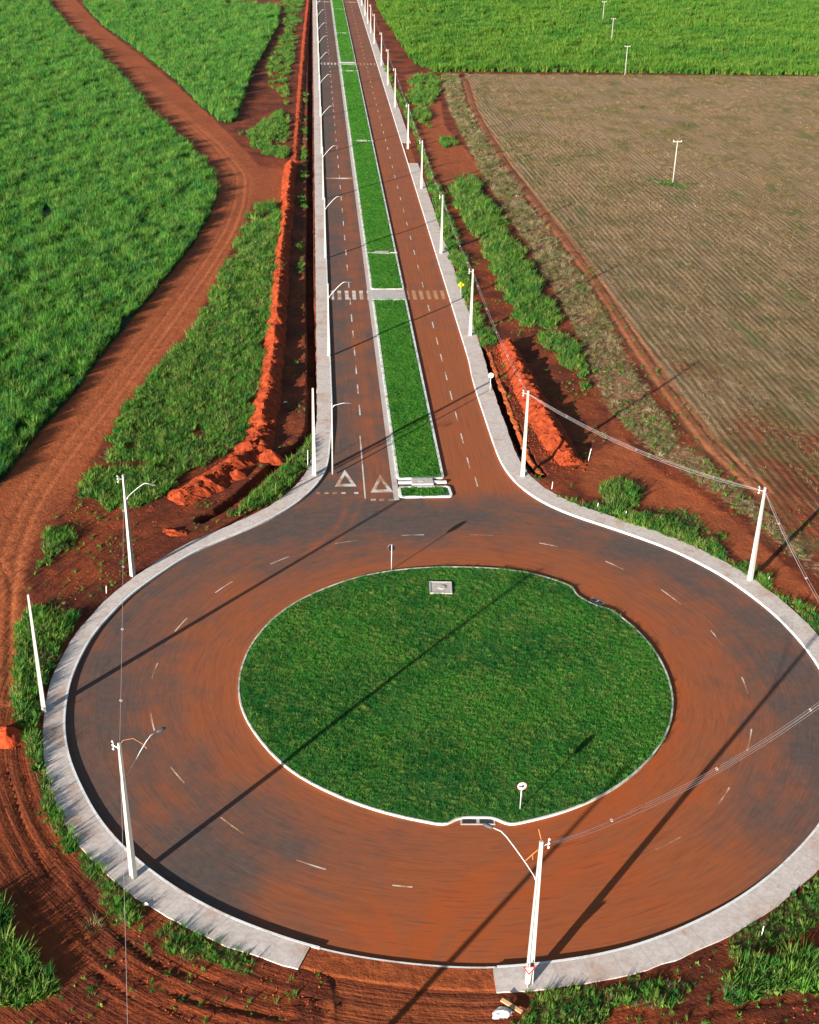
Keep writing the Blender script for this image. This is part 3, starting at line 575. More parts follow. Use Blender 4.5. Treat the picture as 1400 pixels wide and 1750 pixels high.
ysR = [43.4, 50.5, 57.5, 64.4, 71.4, 78.5, 85.5, 92.6, 100.7, 113.0, 122.7]; ysR += ysL[9:]
for q in ysR: mk.box(6.05, 6.2, q-1.6, q+1.4, Z0, Z1)
mk.box(-6.52, -6.36, 34.3, 51.4, Z0, Z1)
mk.box(6.4, 6.55, 37, 39.5, Z0, Z1)
tag(mk.build('avenue_lane_dashes', M['mark2']), kind='structure')
mk = MB()
for (c0, c1, n) in ((-9.05, -3.1, 6), (3.15, 9.0, 6)):
    for k in range(n):
        c = c0+(c1-c0)*k/(n-1)
        mk.box(c-.3, c+.3, 105.0, 109.6, Z0, Z1); mk.box(c-.3, c+.3, 356.8, 361.4, Z0, Z1)
    tag(mk.build('zebra_crossing', M['mark2' if c0 < 0 else 'mark3']), kind='structure'); mk = MB()
mk = MB(); mk.box(-9.6, -3.3, 189.5, 190.5, Z0, .03); mk.box(-9.6, -3.3, 556, 558, Z0, .03); mk.box(2.9, 9.8, 556, 558, Z0, .03)
tag(mk.build('speed_bump_stripe', M['mark']), kind='structure')
def tri(cx, cy, hw, hh, mat_w, bw=.42):
    o_ = [(cx-hw, cy-hh), (cx+hw, cy-hh), (cx, cy+hh)]; c = (cx, cy-hh/3)
    k = .52; i_ = [(c[0]+(a-c[0])*k, c[1]+(b-c[1])*k) for a, b in o_]
    n = len(mk.v); mk.v += [(a, b, Z1) for a, b in o_]+[(a, b, Z1) for a, b in i_]
    mk.f += [(n, n+1, n+4, n+3), (n+1, n+2, n+5, n+4), (n+2, n, n+3, n+5)]
mk = MB(); tri(-8.55, 39.6, 1.25, 2.2, 0); tri(-4.5, 38.1, 1.28, 2.3, 0)
tag(mk.build('give_way_triangles', M['mark2']), kind='structure')
mk = MB()
for px in (544, 558, 572.5, 587, 609): a = site(px, 842.5); mk.box(a[0]-.24, a[0]+.24, a[1]-.22, a[1]+.22, Z0, Z1)
for px in (638, 653, 668): a = site(px, 854); mk.box(a[0]-.28, a[0]+.28, a[1]-.25, a[1]+.25, Z0, Z1)
tag(mk.build('give_way_line', M['mark']), kind='structure')

# ------------------------------------------------------------------ spoil banks and heaps
def bank(name, P, hw, h, mat, seed, lump=.35, step=.22):
    P = smooth(resample(P, step), 6); T = np.gradient(P, axis=0); T /= np.linalg.norm(T, axis=1)[:, None]; N = np.stack([-T[:, 1], T[:, 0]], 1)
    L = np.r_[0, np.cumsum(np.hypot(*np.diff(P, axis=0).T))]; m = len(P); ks = np.linspace(-1, 1, 17)
    hwv = np.interp(np.linspace(0, 1, m), np.linspace(0, 1, len(hw)), hw); hv = np.interp(np.linspace(0, 1, m), np.linspace(0, 1, len(h)), h)
    V = []
    endt = np.minimum(1, np.minimum(np.arange(m), np.arange(m)[::-1])*step/1.2)**.6
    for k in ks:
        xx = P[:, 0]+N[:, 0]*hwv*k; yy_ = P[:, 1]+N[:, 1]*hwv*k
        big = vnoise(L, np.full(m, k*.8), 2.4, seed); sm = vnoise(xx, yy_, .5, seed+1); sm2 = vnoise(xx, yy_, .25, seed+2)
        prof = max(0, 1-abs(k)**1.25)
        z = hv*endt*prof*(1-lump*.7+lump*1.4*big)+(fbm(xx, yy_, .9, seed+6)-.5)*.75*(.25+prof)*hv+(sm2-.5)*.16
        xx = xx+(vnoise(xx, yy_, .9, seed+4)-.5)*.35
        V.append(np.stack([xx, yy_, z+.04-(.25 if abs(k) > .99 else 0)], 1))
    V = np.stack(V, 1).reshape(-1, 3); q = len(ks); idx = np.arange(m*q).reshape(m, q)
    Fq = np.stack([idx[:-1, :-1], idx[:-1, 1:], idx[1:, 1:], idx[1:, :-1]], -1).reshape(-1, 4)[:, ::-1]
    o = np_mesh(name, V, Fq, mat, smooth_=False); tag(o, kind='structure'); return o
bank('spoil_bank', sites([(498, 282), (494, 310), (492, 345), (488, 390), (480, 450), (476, 520), (470, 590), (462, 650), (455, 700), (446, 735)]), [1.6, 1.6, 1.5, 1.6, 1.7, 1.7, 2.0], [1.5, 1.4, 1.4, 1.5, 1.6, 1.6, 1.6], M['spoil'], 3, step=.3)
bank('spoil_bank', sites([(505, 278), (511, 200), (517, 120), (524, 40), (530, -20)]), [1.1, 1.3, 1.2], [.55, .75, .6], M['spoil'], 8, step=.8)
bank('spoil_bank', sites([(866, 592), (880, 622), (900, 665), (925, 715), (955, 765), (978, 798)]), [1.5, 1.9, 2.2, 2.2, 1.7], [1.3, 1.5, 1.7, 1.6, 1.2], M['spoil'], 12)
bank('spoil_bank', sites([(446, 735), (440, 765), (415, 790), (380, 815), (345, 835), (300, 862)]), [1.8, 2.4, 2.2, 2.4, 2.0], [1.2, 1.25, 1.0, 1.1, .7], M['spoil'], 35, lump=.75)
def heap(x, y, rx, ry, h, seed, rot=0, name='soil_heap', mat=None, par=None):
    n, mseg = 26, 44; V = [(0, 0, h)]; 
    for i in range(1, n+1):
        t = i/n
        for k in range(mseg):
            a = 2*math.pi*k/mseg; e = 1+.25*(vnoise(np.array([math.cos(a)*1.5+seed]), np.array([math.sin(a)*1.5]), 1, seed)[0]-.5)
            px_, py_ = rx*t*math.cos(a)*e, ry*t*math.sin(a)*e
            z = h*max(0, 1-t**1.3)*(.8+.4*vnoise(np.array([px_]), np.array([py_]), .9, seed)[0])+.22*(vnoise(np.array([px_]), np.array([py_]), .3, seed+1)[0]-.5)*(1-t*.4)+.75*h*(fbm(np.array([px_]), np.array([py_]), 1.1, seed+9)[0]-.5)*(1-t)-(.15 if i == n else 0)
            V.append((px_, py_, z))
    mb = MB(); mb.v = V
    for k in range(mseg): mb.f.append((0, 1+k, 1+(k+1) % mseg))
    for i in range(n-1):
        a = 1+i*mseg; b = a+mseg
        for k in range(mseg): mb.f.append((a+k, b+k, b+(k+1) % mseg, a+(k+1) % mseg))
    o = mb.build(name, mat or M['spoil'], loc=(x, y, float(ground_z(x, y)[0])-.03)); o.rotation_euler = (0, 0, rot); return o
for (px, py, rx, ry, h, s, lab) in [
    (425, 772, 1.9, 2.3, 1.3, 1, 'large bright orange soil heap at the foot of the long spoil bank'),
    (462, 785, 1.6, 2.0, .9, 2, 'dark shaded soil heap between the trench bend and the largest orange heap'),
    (385, 805, 1.5, 1.6, .95, 3, 'pointed orange soil heap in the middle of the row beside the curved trench'),
    (405, 815, 1.2, 1.3, .8, 4, 'low soil heap touching the trench edge, in the middle of the row'),
    (352, 822, 1.3, 1.4, .7, 5, 'small orange soil heap third from the low left end of the row'),
    (370, 835, 1.3, 1.2, .65, 6, 'flat reddish soil heap just above the curved trench end'),
    (312, 850, 2.2, 1.7, .9, 7, 'broad rounded orange soil heap at the left end of the heap row'),
    (300, 912, 1.6, .9, .35, 9, 'low spread of red soil next to the pavement below the heap row')]:
    c = site(px, py); tag(heap(c[0], c[1], rx, ry, h, s, .3*s), lab, 'soil heap', 'soil heaps along the trench')
c = site(12, 1262); tag(heap(c[0], c[1], 1.5, 1.5, .95, 11, 0, mat=M['heap']), 'vivid orange clay heap by the dirt track at the left edge of the roundabout', 'soil heap')
c = site(905, 830); 
bank('spoil_bank', sites([(835, 600), (850, 640), (868, 690), (890, 745), (905, 785), (925, 812)]), [.3, .4, .4, .35], [.16, .22, .22, .18], M['apron'], 22, step=.2, lump=.6)

BANKS = [sites([(498, 282), (492, 345), (488, 390), (480, 450), (476, 520), (470, 590), (462, 650), (455, 700), (446, 735), (440, 765), (415, 790), (380, 815), (345, 835), (300, 862)]), sites([(866, 592), (880, 622), (900, 665), (925, 715), (955, 765), (978, 798)])]
# ------------------------------------------------------------------ foliage prototypes and scatter
def proto(name, n, rad, h0, h1, wd, lean, droop, mat, segs=4):
    V = []; Fs = []; A = []
    for b in range(n):
        a = rnd.uniform(0, 2*math.pi); q = rad*math.sqrt(rnd.random())*.75; bx, by = q*math.cos(a), q*math.sin(a)
        a += rnd.uniform(-1.2, 1.2); Lh = rnd.uniform(h0, h1); le = rnd.uniform(*lean)*Lh; dr_ = rnd.uniform(0, droop); ww = wd*rnd.uniform(.7, 1.3); var = rnd.random()
        px_, py_ = -math.sin(a)*ww/2, math.cos(a)*ww/2; k0 = len(V)
        for s in range(segs+1):
            t = s/segs; o = le*t**1.5; z = Lh*(t-dr_*t*t*.55); f = (1-t**2.2)*.95+.05
            tw = .5*t*rnd.uniform(-1, 1)
            V += [(bx+math.cos(a)*o-px_*f, by+math.sin(a)*o-py_*f, z+tw*ww*.3), (bx+math.cos(a)*o+px_*f, by+math.sin(a)*o+py_*f, z-tw*ww*.3)]; A += [var, var]
            if s: Fs.append((k0+2*s-2, k0+2*s-1, k0+2*s+1, k0+2*s))
    me = bpy.data.meshes.new(name); me.from_pydata(V, [], Fs); at = me.attributes.new('v', 'FLOAT', 'POINT'); at.data.foreach_set('value', A)
    me.materials.append(mat); return bpy.data.objects.new(name, me)
def clod_proto(name, mat, seed):
    import bmesh
    bm = bmesh.new(); bmesh.ops.create_icosphere(bm, subdivisions=1, radius=1)
    r_ = random.Random(seed)
    for v in bm.verts: v.co *= r_.uniform(.6, 1.2); v.co.z *= .7
    me = bpy.data.meshes.new(name); bm.to_mesh(me); bm.free(); me.materials.append(mat); return bpy.data.objects.new(name, me)
def coll(name, obs):
    c = bpy.data.collections.new(name)
    for o in obs: c.objects.link(o)
    return c
def scatter(name, pts, scl, cl, label=None, cat=None, tilt=.0, rots=None):
    n = len(pts); me = bpy.data.meshes.new(name); me.vertices.add(n); me.vertices.foreach_set('co', np.asarray(pts, np.float32).ravel())
    at = me.attributes.new('scl', 'FLOAT', 'POINT'); at.data.foreach_set('value', np.asarray(scl, np.float32))
    rt = np.stack([rng.normal(0, tilt, n), rng.normal(0, tilt, n), rng.uniform(0, 2*math.pi, n)], 1).astype(np.float32)
    at = me.attributes.new('rt', 'FLOAT_VECTOR', 'POINT'); at.data.foreach_set('vector', rt.ravel())
    at = me.attributes.new('pk', 'INT', 'POINT'); at.data.foreach_set('value', rng.integers(0, len(cl.objects), n).astype(np.int32))
    o = bpy.data.objects.new(name, me); C.objects.link(o)
    ng = bpy.data.node_groups.new(name, 'GeometryNodeTree')
    ng.interface.new_socket('Geometry', in_out='INPUT', socket_type='NodeSocketGeometry'); ng.interface.new_socket('Geometry', in_out='OUTPUT', socket_type='NodeSocketGeometry')
    N = ng.nodes; gi = N.new('NodeGroupInput'); go = N.new('NodeGroupOutput'); ip = N.new('GeometryNodeInstanceOnPoints'); ci = N.new('GeometryNodeCollectionInfo')
    ci.inputs['Collection'].default_value = cl; ci.inputs['Separate Children'].default_value = True; ci.inputs['Reset Children'].default_value = True
    def na(nm, ty): q = N.new('GeometryNodeInputNamedAttribute'); q.data_type = ty; q.inputs[0].default_value = nm; return q.outputs[0]
    Lk = ng.links.new; Lk(gi.outputs[0], ip.inputs['Points']); Lk(ci.outputs[0], ip.inputs['Instance']); ip.inputs['Pick Instance'].default_value = True
    Lk(na('pk', 'INT'), ip.inputs['Instance Index']); Lk(na('scl', 'FLOAT'), ip.inputs['Scale'])
    er = N.new('FunctionNodeEulerToRotation'); Lk(na('rt', 'FLOAT_VECTOR'), er.inputs[0]); Lk(er.outputs[0], ip.inputs['Rotation']); Lk(ip.outputs[0], go.inputs[0])
    md = o.modifiers.new('scatter', 'NODES'); md.node_group = ng
    tag(o, label, cat, None, 'stuff'); print(name, n); return o
def grid_pts(poly, step, jit=.5, view=.12, stepy=None):
    P = np.array(poly); sy = stepy or step
    # visible part only
    x0, x1 = max(P[:, 0].min(), -240), min(P[:, 0].max(), 250); y0, y1 = max(P[:, 1].min(), -50), min(P[:, 1].max(), 640)
    a, b = np.meshgrid(np.arange(x0, x1, step), np.arange(y0, y1, sy)); a, b = a.ravel(), b.ravel()
    a = a+rng.uniform(-jit, jit, a.shape)*step; b = b+rng.uniform(-jit, jit, b.shape)*sy
    m = inview(a, b, view); a, b = a[m], b[m]
    s = poly_sd(a, b, poly); m = s > 0; return a[m], b[m], s[m]

STRAW = mat_leaf('straw_blade', (.36, .26, .13), (.20, .18, .07), (.46, .36, .22), .2)
CROP = mat_leaf('cane_leaf', (.035, .16, .044), (.11, .31, .044), (.22, .34, .07), .30, .22)
CROPF = mat_leaf('far_cane_leaf', (.065, .20, .030), (.12, .25, .032), (.17, .27, .045), .03, .2)
WEED = mat_leaf('weed_leaf', (.042, .165, .034), (.12, .28, .042), (.24, .31, .07), .35, .25)
LAWN = mat_leaf('lawn_blade', (.034, .18, .038), (.082, .29, .042), (.22, .33, .07), .09)
DRYG = mat_leaf('stubble_blade', (.34, .22, .12), (.17, .15, .05), (.46, .31, .19), .06)
c_crop = coll('cane_kinds', [proto('cane', 34, .42, .95, 1.75, .06, (.15, .6), .45, CROP) for _ in range(6)])
c_cropf = coll('far_cane_kinds', [proto('far_cane', 24, .9, 1.3, 2.1, .16, (.25, .75), .5, CROPF, 3) for _ in range(4)])
c_weed = coll('weed_kinds', [proto('weed', 34, .42, .35, .95, .05, (.2, .8), .6, WEED, 3) for _ in range(4)]+[proto('weed', 26, .3, .5, 1.2, .06, (.3, .7), .7, WEED, 3) for _ in range(2)]+[proto('broadleaf', 30, .45, .2, .55, .15, (.3, 1.0), .8, WEED, 3) for _ in range(2)]+[proto('dry_stalk', 16, .35, .4, .9, .03, (.2, .8), .6, STRAW, 3)])
c_lawn = coll('lawn_kinds', [proto('turf', 70, .42, .07, .17, .022, (.2, .9), .4, LAWN, 2) for _ in range(4)])
c_straw = coll('straw_kinds', [proto('straw', 40, .32, .12, .42, .035, (.5, 1.6), .8, STRAW, 3) for _ in range(4)])
c_stub = coll('stubble_kinds', [proto('stubble', 26, .5, .06, .22, .03, (.3, 1.5), .5, DRYG, 2) for _ in range(4)])
c_clod = coll('clod_kinds', [clod_proto('clod', M['apron'], k) for k in range(4)])
c_stone = coll('stone_kinds', [clod_proto('stone', M['stone'], k+20) for k in range(3)])

# tall green crop on the left, nearer rows denser
def crop(poly, name, label, near=True):
    a, b, s = grid_pts(poly, .66)
    d = np.hypot(a-CC[0], b-CC[1]); keepp = rng.random(len(a)) < np.clip((230/d)**1.3, .2, 1)
    keepp &= (s > .15+.35*rng.random(len(a))) & (fbm(a, b, 2.0, 44, 2)+.25*fbm(a*.3, b, 5, 45)+rng.uniform(-.08, .08, len(a)) > .38)
    a, b, d = a[keepp], b[keepp], d[keepp]
    sc_ = (.45+.95*fbm(a, b, 2.6, 40, 2))*rng.uniform(.6, 1.3, len(a))*np.clip((d/200)**.45, 1, 1.45)
    return scatter(name, np.stack([a, b, ground_z(a, b)-.05], 1), sc_, c_crop, label, 'crop', .08)
crop(cropA, 'crop', 'tall green crop filling the field left of the curving dirt track')
crop(cropB, 'crop', 'lighter green crop in the wedge between the dirt track and the weedy strip')
a, b, s = grid_pts(cropC, 1.5, .5, .06)
sc_ = (.4+1.1*fbm(a, b, 5, 50, 2))*rng.uniform(.7, 1.3, len(a))
kk = rng.random(len(a)) < np.clip((430/np.hypot(a, b+91))**1.3, .3, 1)
scatter('crop', np.stack([a, b, np.full(len(a), .05)], 1)[kk], sc_[kk]*1.15, c_cropf, 'bright green crop beyond the fallow field at the top right', 'crop', .08)
# weeds
WP = []; WS = []
DUMMY = dict(a=.85, b=.45, c=.9, d=.7, e=.5, f=1.0, g=.75, h=.6, i=1.2, j=1.0, k=.9, l=.95, m=.75, n=1.2, o=.9, p=.6, q=.7, r=.35, s=.4)
for k, p in weeds.items():
    a, b, s = grid_pts(p, .42, .5, .1)
    nz = weed_field(a, b, s, k)+rng.uniform(-.03, .03, len(a))
    d = np.hypot(a, b+91); keepp = (nz > 0) & (rng.random(len(a)) < np.clip(130/d, .2, .9))
    hs = dict(t=.35, i=1.5, n=1.25, f=1.1, j=.85, k=.9, l=1.3, a=1.1, r=.6, e=.8, m=.65, g=.85, h=.6, b=.9, s=.5, o=1.2).get(k, 1.0)
    a, b = a[keepp], b[keepp]; sdw = out_sd(a, b); m = sdw < -2.2; a, b = a[m], b[m]
    WP.append(np.stack([a, b, ground_z(a, b)-.03], 1)); WS.append(hs*rng.uniform(.5, 1.15, len(a))*(.55+.8*fbm(a, b, 3, 66))*np.clip(np.hypot(a, b+91)/170, 1, 1.6))
scatter('weeds', np.vstack(WP), np.concatenate(WS), c_weed, 'rank green weeds growing in patches on the red verges', 'weeds', .12)
# thin scattered weeds on soil everywhere near the pavements
a, b = rng.uniform(-60, 60, 26000), rng.uniform(-50, 130, 26000)
sdw = out_sd(a, b); sp_ = np.max([poly_sd(a, b, p) for p in packed], axis=0); sc_a = poly_sd(a, b, cropA)
m = (sdw < -2.3) & (sp_ < -.2) & (sc_a < -1) & (fbm(a, b, 4, 70) > .52) & (poly_sd(a, b, field) < .5) & inview(a, b, .05) & (line_dist(a, b, trenchL) > .8) & (line_dist(a, b, trenchR) > .9)
m &= rng.random(len(a)) < .75
scatter('sparse_weeds', np.stack([a, b, ground_z(a, b)-.03], 1)[m], rng.uniform(.18, .5, m.sum()), c_weed, 'thin small weeds dotted over the bare red soil', 'weeds', .2)
# lawn
a, b = np.meshgrid(np.arange(-21, 21, .36), np.arange(-21, 21, .36)); a, b = a.ravel()+rng.uniform(-.18, .18, a.size), b.ravel()+rng.uniform(-.18, .18, a.size)
Bc = B; si = poly_sd(a, b, Bc, 30); pad = poly_sd(a, b, [(-1.0, 13.3), (1.25, 13.1), (1.45, 15.5), (-.8, 15.6)]); m = (si > .12) & (pad < -.25); a, b, si = a[m], b[m], si[m]
tt = 1-np.clip(si/19, 0, 1)
scatter('lawn', np.stack([a, b, .12+.19*(1-tt*tt)], 1), rng.uniform(.8, 1.35, len(a))*(.75+.5*fbm(a, b, 3, 80)), c_lawn, 'short green lawn covering the round traffic island', 'lawn', .1)
LA = []; LS = []
for (y0, y1) in medsegs:
    yt = y0
    a, b = np.meshgrid(np.arange(-2.1, 2.5, .42), np.arange(y0+.35, min(y1, 330)-.3, .42)); a, b = a.ravel()+rng.uniform(-.2, .2, a.size), b.ravel()+rng.uniform(-.2, .2, a.size)
    m = np.ones(len(a), bool)
    for yb in (131.3, 230.2, 38.2): m &= ~((np.abs(b-yb) < .75) & (np.abs(a-.4) < 1.7))
    a, b = a[m], b[m]
    LA.append(np.stack([a, b, np.full(len(a), .11)], 1)); LS.append(rng.uniform(.9, 1.4, len(a)))
a, b = np.meshgrid(np.arange(-2.0, 2.5, .8), np.arange(330, 640, .9)); a, b = a.ravel()+rng.uniform(-.3, .3, a.size), b.ravel()+rng.uniform(-.3, .3, a.size)
m = np.abs(b-359.2) > 3.4; LA.append(np.stack([a, b, np.full(len(a), .11)], 1)[m]); LS.append(rng.uniform(1.3, 2, m.sum()))
LAWN2 = mat_leaf('median_blade', (.048, .22, .032), (.08, .29, .036), (.15, .30, .05), .3)
c_lawn2 = coll('median_lawn_kinds', [proto('turf', 70, .42, .08, .2, .024, (.2, .9), .4, LAWN2, 2) for _ in range(3)])
scatter('lawn', np.vstack(LA), np.concatenate(LS), c_lawn2, 'bright short grass along the central reservation of the avenue', 'lawn', .1)
# straw clumps and stubble
a, b, s = grid_pts(straw, .75, .5, .06); d = np.hypot(a, b+91); m = (rng.random(len(a)) < np.clip(190/d, .2, .95)) & (fbm(a, b, 2.5, 90) > .40); 
scatter('dry_grass', np.stack([a, b, ground_z(a, b)-.02], 1)[m], (rng.uniform(.6, 1.5, len(a))*np.clip(d/150, 1, 1.8))[m], c_straw, 'pale dry grass clumps between the red soil strip and the field track', 'dry grass', .15)
m = rng.random(len(a)) < .05*np.clip((b-60)/60, .15, 2)
a2, b2 = a+rng.uniform(-.4, .4, len(a)), b+rng.uniform(-.4, .4, len(a)); m2 = (fbm(a2, b2, 6, 93) > .50) & (rng.random(len(a)) < .5)
scatter('weeds', np.stack([a2, b2, ground_z(a2, b2)-.02], 1)[m2], rng.uniform(.35, .8, m2.sum()), c_weed, 'green weeds growing through the dry grass beside the field track', 'weeds', .15)
scatter('stones', np.stack([a, b, ground_z(a, b)+.03], 1)[m], rng.uniform(.06, .2, m.sum()), c_stone, 'pale broken stones lying among the dry grass', 'stones', .5)
fp = [p for p in field]
a, b, s = grid_pts(field, .95, .5, .04); d = np.hypot(a, b+91); m = (b < 342) & (rng.random(len(a)) < np.clip(190/d, .22, 1)) & (fbm(a*1.6, b*.12, 2.2, 95) > .42) & (line_dist(a, b, rut) > 1.6)
scatter('stubble', np.stack([a, b, ground_z(a, b)-.01], 1)[m], (rng.uniform(.6, 1.5, len(a))*np.clip(d/190, 1, 1.9))[m], c_stub, 'brown stubble and low regrowth in rows over the fallow field', 'stubble', .1)
# loose clods
a, b = rng.uniform(-60, 60, 60000), rng.uniform(-50, 120, 60000); sdw = out_sd(a, b)
sp_ = np.max([poly_sd(a, b, p) for p in packed], axis=0)
m = (sdw < -1.9) & (sdw > -26) & (sp_ < .3) & (poly_sd(a, b, cropA) < -1) & (poly_sd(a, b, field) < 2) & inview(a, b, .03) & (fbm(a, b, 3, 99) > .5)
scatter('soil_clods', np.stack([a, b, ground_z(a, b)+.0], 1)[m], rng.uniform(.02, .09, m.sum())*rng.uniform(.6, 1.4, m.sum()), c_clod, 'loose lumps of red soil strewn over the verges', 'soil lumps', .8)

# ------------------------------------------------------------------ concrete utility poles
def shaft_mb(h, b0=(.46, .36), b1=(.20, .15)):
    rings = []
    for k in range(13):
        t = k/12; z = h*t; w_, d_ = b0[0]+(b1[0]-b0[0])*t, b0[1]+(b1[1]-b0[1])*t
        g_ = .22*d_ if .04 < t < .97 else .02*d_; a = w_*.5; b = d_*.5; c = w_*.26
        rings.append([(-a, -b, z), (-c, -b, z), (-c*.9, -b+g_, z), (c*.9, -b+g_, z), (c, -b, z), (a, -b, z), (a, b, z), (c, b, z), (c*.9, b-g_, z), (-c*.9, b-g_, z), (-c, b, z), (-a, b, z)])
    mb = MB(); mb.loft(rings); return mb
def arm_parts(root, za, dirn, L=2.9, rise=2.3, head=True, r=.05):
    dx, dy = math.cos(dirn), math.sin(dirn)
    r = r*.72; P = [(dx*o, dy*o, z) for o, z in ((.1, za), (L*.25, za+rise*.33), (L*.5, za+rise*.66), (L*.7, za+rise*.9), (L*.82, za+rise), (L, za+rise*1.0))]
    am = MB(); am.tube(P, r, 8); am.tube([(dx*.05, dy*.05, za-.25), (dx*.28, dy*.28, za+.15)], .03, 6)
    o = am.build('lamp_arm', M['steel'], root, smooth_=True)
    if head:
        hm = MB(); c = Vector((dx*(L+.32), dy*(L+.32), za+rise-.02)); ring = []
        for s, wv, hv in ((-.38, .05, .05), (-.25, .13, .08), (0, .17, .10), (.25, .15, .08), (.38, .06, .03)):
            ring.append([tuple(c+Vector((dx, dy, 0))*s+Vector((-dy, dx, 0))*wv*math.cos(q)+Vector((0, 0, 1))*hv*(math.sin(q) if math.sin(q) > 0 else .5*math.sin(q))) for q in np.linspace(0, 2*math.pi, 11)[:-1]])
        hm.loft(ring); hd = hm.build('lamp_head', M['lamp'], o, smooth_=True)
def pole(loc, h, rz, label, arm=None, bracket=None, group='concrete utility poles'):
    z = float(ground_z(loc[0], loc[1])[0]); z = max(z, .05)
    r_ = empty('utility_pole', (loc[0], loc[1], z-.05), 0); tag(r_, label, 'utility pole', group)
    mb = shaft_mb(h); mb.xf(Matrix.Rotation(rz, 4, 'Z')); mb.build('shaft', M['pole'], r_)
    if arm: arm_parts(r_, *arm)
    if bracket is not None:
        a = bracket; bm_ = MB(); dx, dy = math.cos(a), math.sin(a)
        bm_.tube([(dx*.05, dy*.05, h-.45), (dx*.55, dy*.55, h-.35)], .035, 6); bm_.tube([(dx*.5, dy*.5, h-.75), (dx*.5, dy*.5, h-.1)], .03, 6)
        br = bm_.build('wire_bracket', M['steel'], r_)
        for q in (-.65, -.35, -.05):
            im = MB(); im.tube([(dx*.56, dy*.56, h-.07+q), (dx*.56, dy*.56, h+.02+q), (dx*.56, dy*.56, h+.07+q)], [.05, .075, .03], 8); im.build('insulator', M['ceramic'], br)
    return r_
def thetar(x, y): return math.atan2(y, x)
pp = {}
near = [('west', (-34.58, -4.0), 11.4, 'bare tall concrete pole without arm at the far left edge of the roundabout', None, None),
        ('p1', (-30.04, 18.08), 11.1, 'concrete pole with lamp arm at the upper left edge beside bare red soil', (8.6, R(-22), 2.8, 2.0), R(200)),
        ('p3', (-24.83, -23.76), 11.8, 'tall concrete pole with long lamp arm on the lower left pavement', (8.6, R(45), 3.1, 2.4), R(150)),
        ('p4', (1.41, -34.39), 11.9, 'concrete pole with lamp arm at the bottom, behind the red triangle sign', (8.8, R(143), 3.3, 2.5), R(20)),
        ('p5', (31.27, 14.87), 10.5, 'concrete pole with power cables on the grassy right edge of the roundabout', None, R(160)),
        ('p6', (11.96, 39.18), 10.8, 'concrete pole where the right carriageway flares into the roundabout beside the spoil bank', None, R(160)),
        ('pl', (-12.11, 40.17), 10.9, 'bare concrete pole in the weeds where the left pavement curves into the roundabout', None, None)]
for k, l, h, lab, arm, br in near:
    rz = thetar(*l)+math.pi/2 if k not in ('pl', 'p6') else 0.0
    pp[k] = (l, h, pole(l, h, rz, lab, arm, br))
rp = [(11.24, 87.3, 10.3), (10.83, 130.9, 10.6), (11.1, 180.3, 10.2), (10.95, 221, 10.6), (11.1, 277, 10.6), (11.1, 315, 10.6), (11.1, 355, 10.6), (11.1, 409, 10.6), (11.1, 441, 10.6), (11.1, 472, 10.6), (11.1, 500, 10.6), (11.1, 540, 10.6)]
ordn = ['first', 'second', 'third', 'fourth', 'fifth', 'sixth', 'seventh', 'eighth', 'ninth', 'tenth', 'eleventh', 'twelfth']
for k, (x_, y_, h) in enumerate(rp):
    lab = 'concrete pole in the green verge just below the yellow diamond sign' if k == 0 else f'concrete pole right of the avenue, {ordn[k]} one up the straight from the roundabout'
    pp['r%d' % k] = ((x_, y_), h, pole((x_, y_), h, 0, lab, (8.7, R(200), .6, .5, False, .03) if False else None, R(165)))
# the leftmost lower pole stands behind the viewer's left and throws the long shadow over the exit
for k, l, h, lab in [('off', (-20.6, -52.6), 11.4, 'concrete pole south of the roundabout beside the dirt exit'), ('pr', (29.0, -15.3), 10.6, 'concrete pole on the right pavement of the roundabout carrying the cables round')]:
    pp[k] = (l, h, pole(l, h, thetar(*l)+math.pi/2, lab, None, R(90)))
# street lamp poles of the left pavement
lp = [40.3, 79.0, 128.0, 170.5, 215.5, 262.5, 304.5, 342, 377, 418, 460, 500]
for k, y_ in enumerate(lp):
    h = 10.6 if k else 8.9
    r_ = empty('street_lamp', (-9.98, y_, .185)); tag(r_, f'white street lamp on the left kerb of the avenue, {ordn[k]} up from the roundabout', 'street lamp', 'street lamps along the left kerb')
    if k == 0:
        mb = MB(); mb.tube([(0, 0, 0), (0, 0, 4.5), (0, 0, 8.9)], [.11, .09, .06], 10); mb.build('shaft', M['pole'], r_, smooth_=True); arm_parts(r_, 8.5, 0, 1.6, .35, True, .045)
    else:
        shaft_mb(h, (.34, .26), (.16, .13)).build('shaft', M['pole'], r_); arm_parts(r_, 8.6, 0, 2.7, 2.2, True, .055)

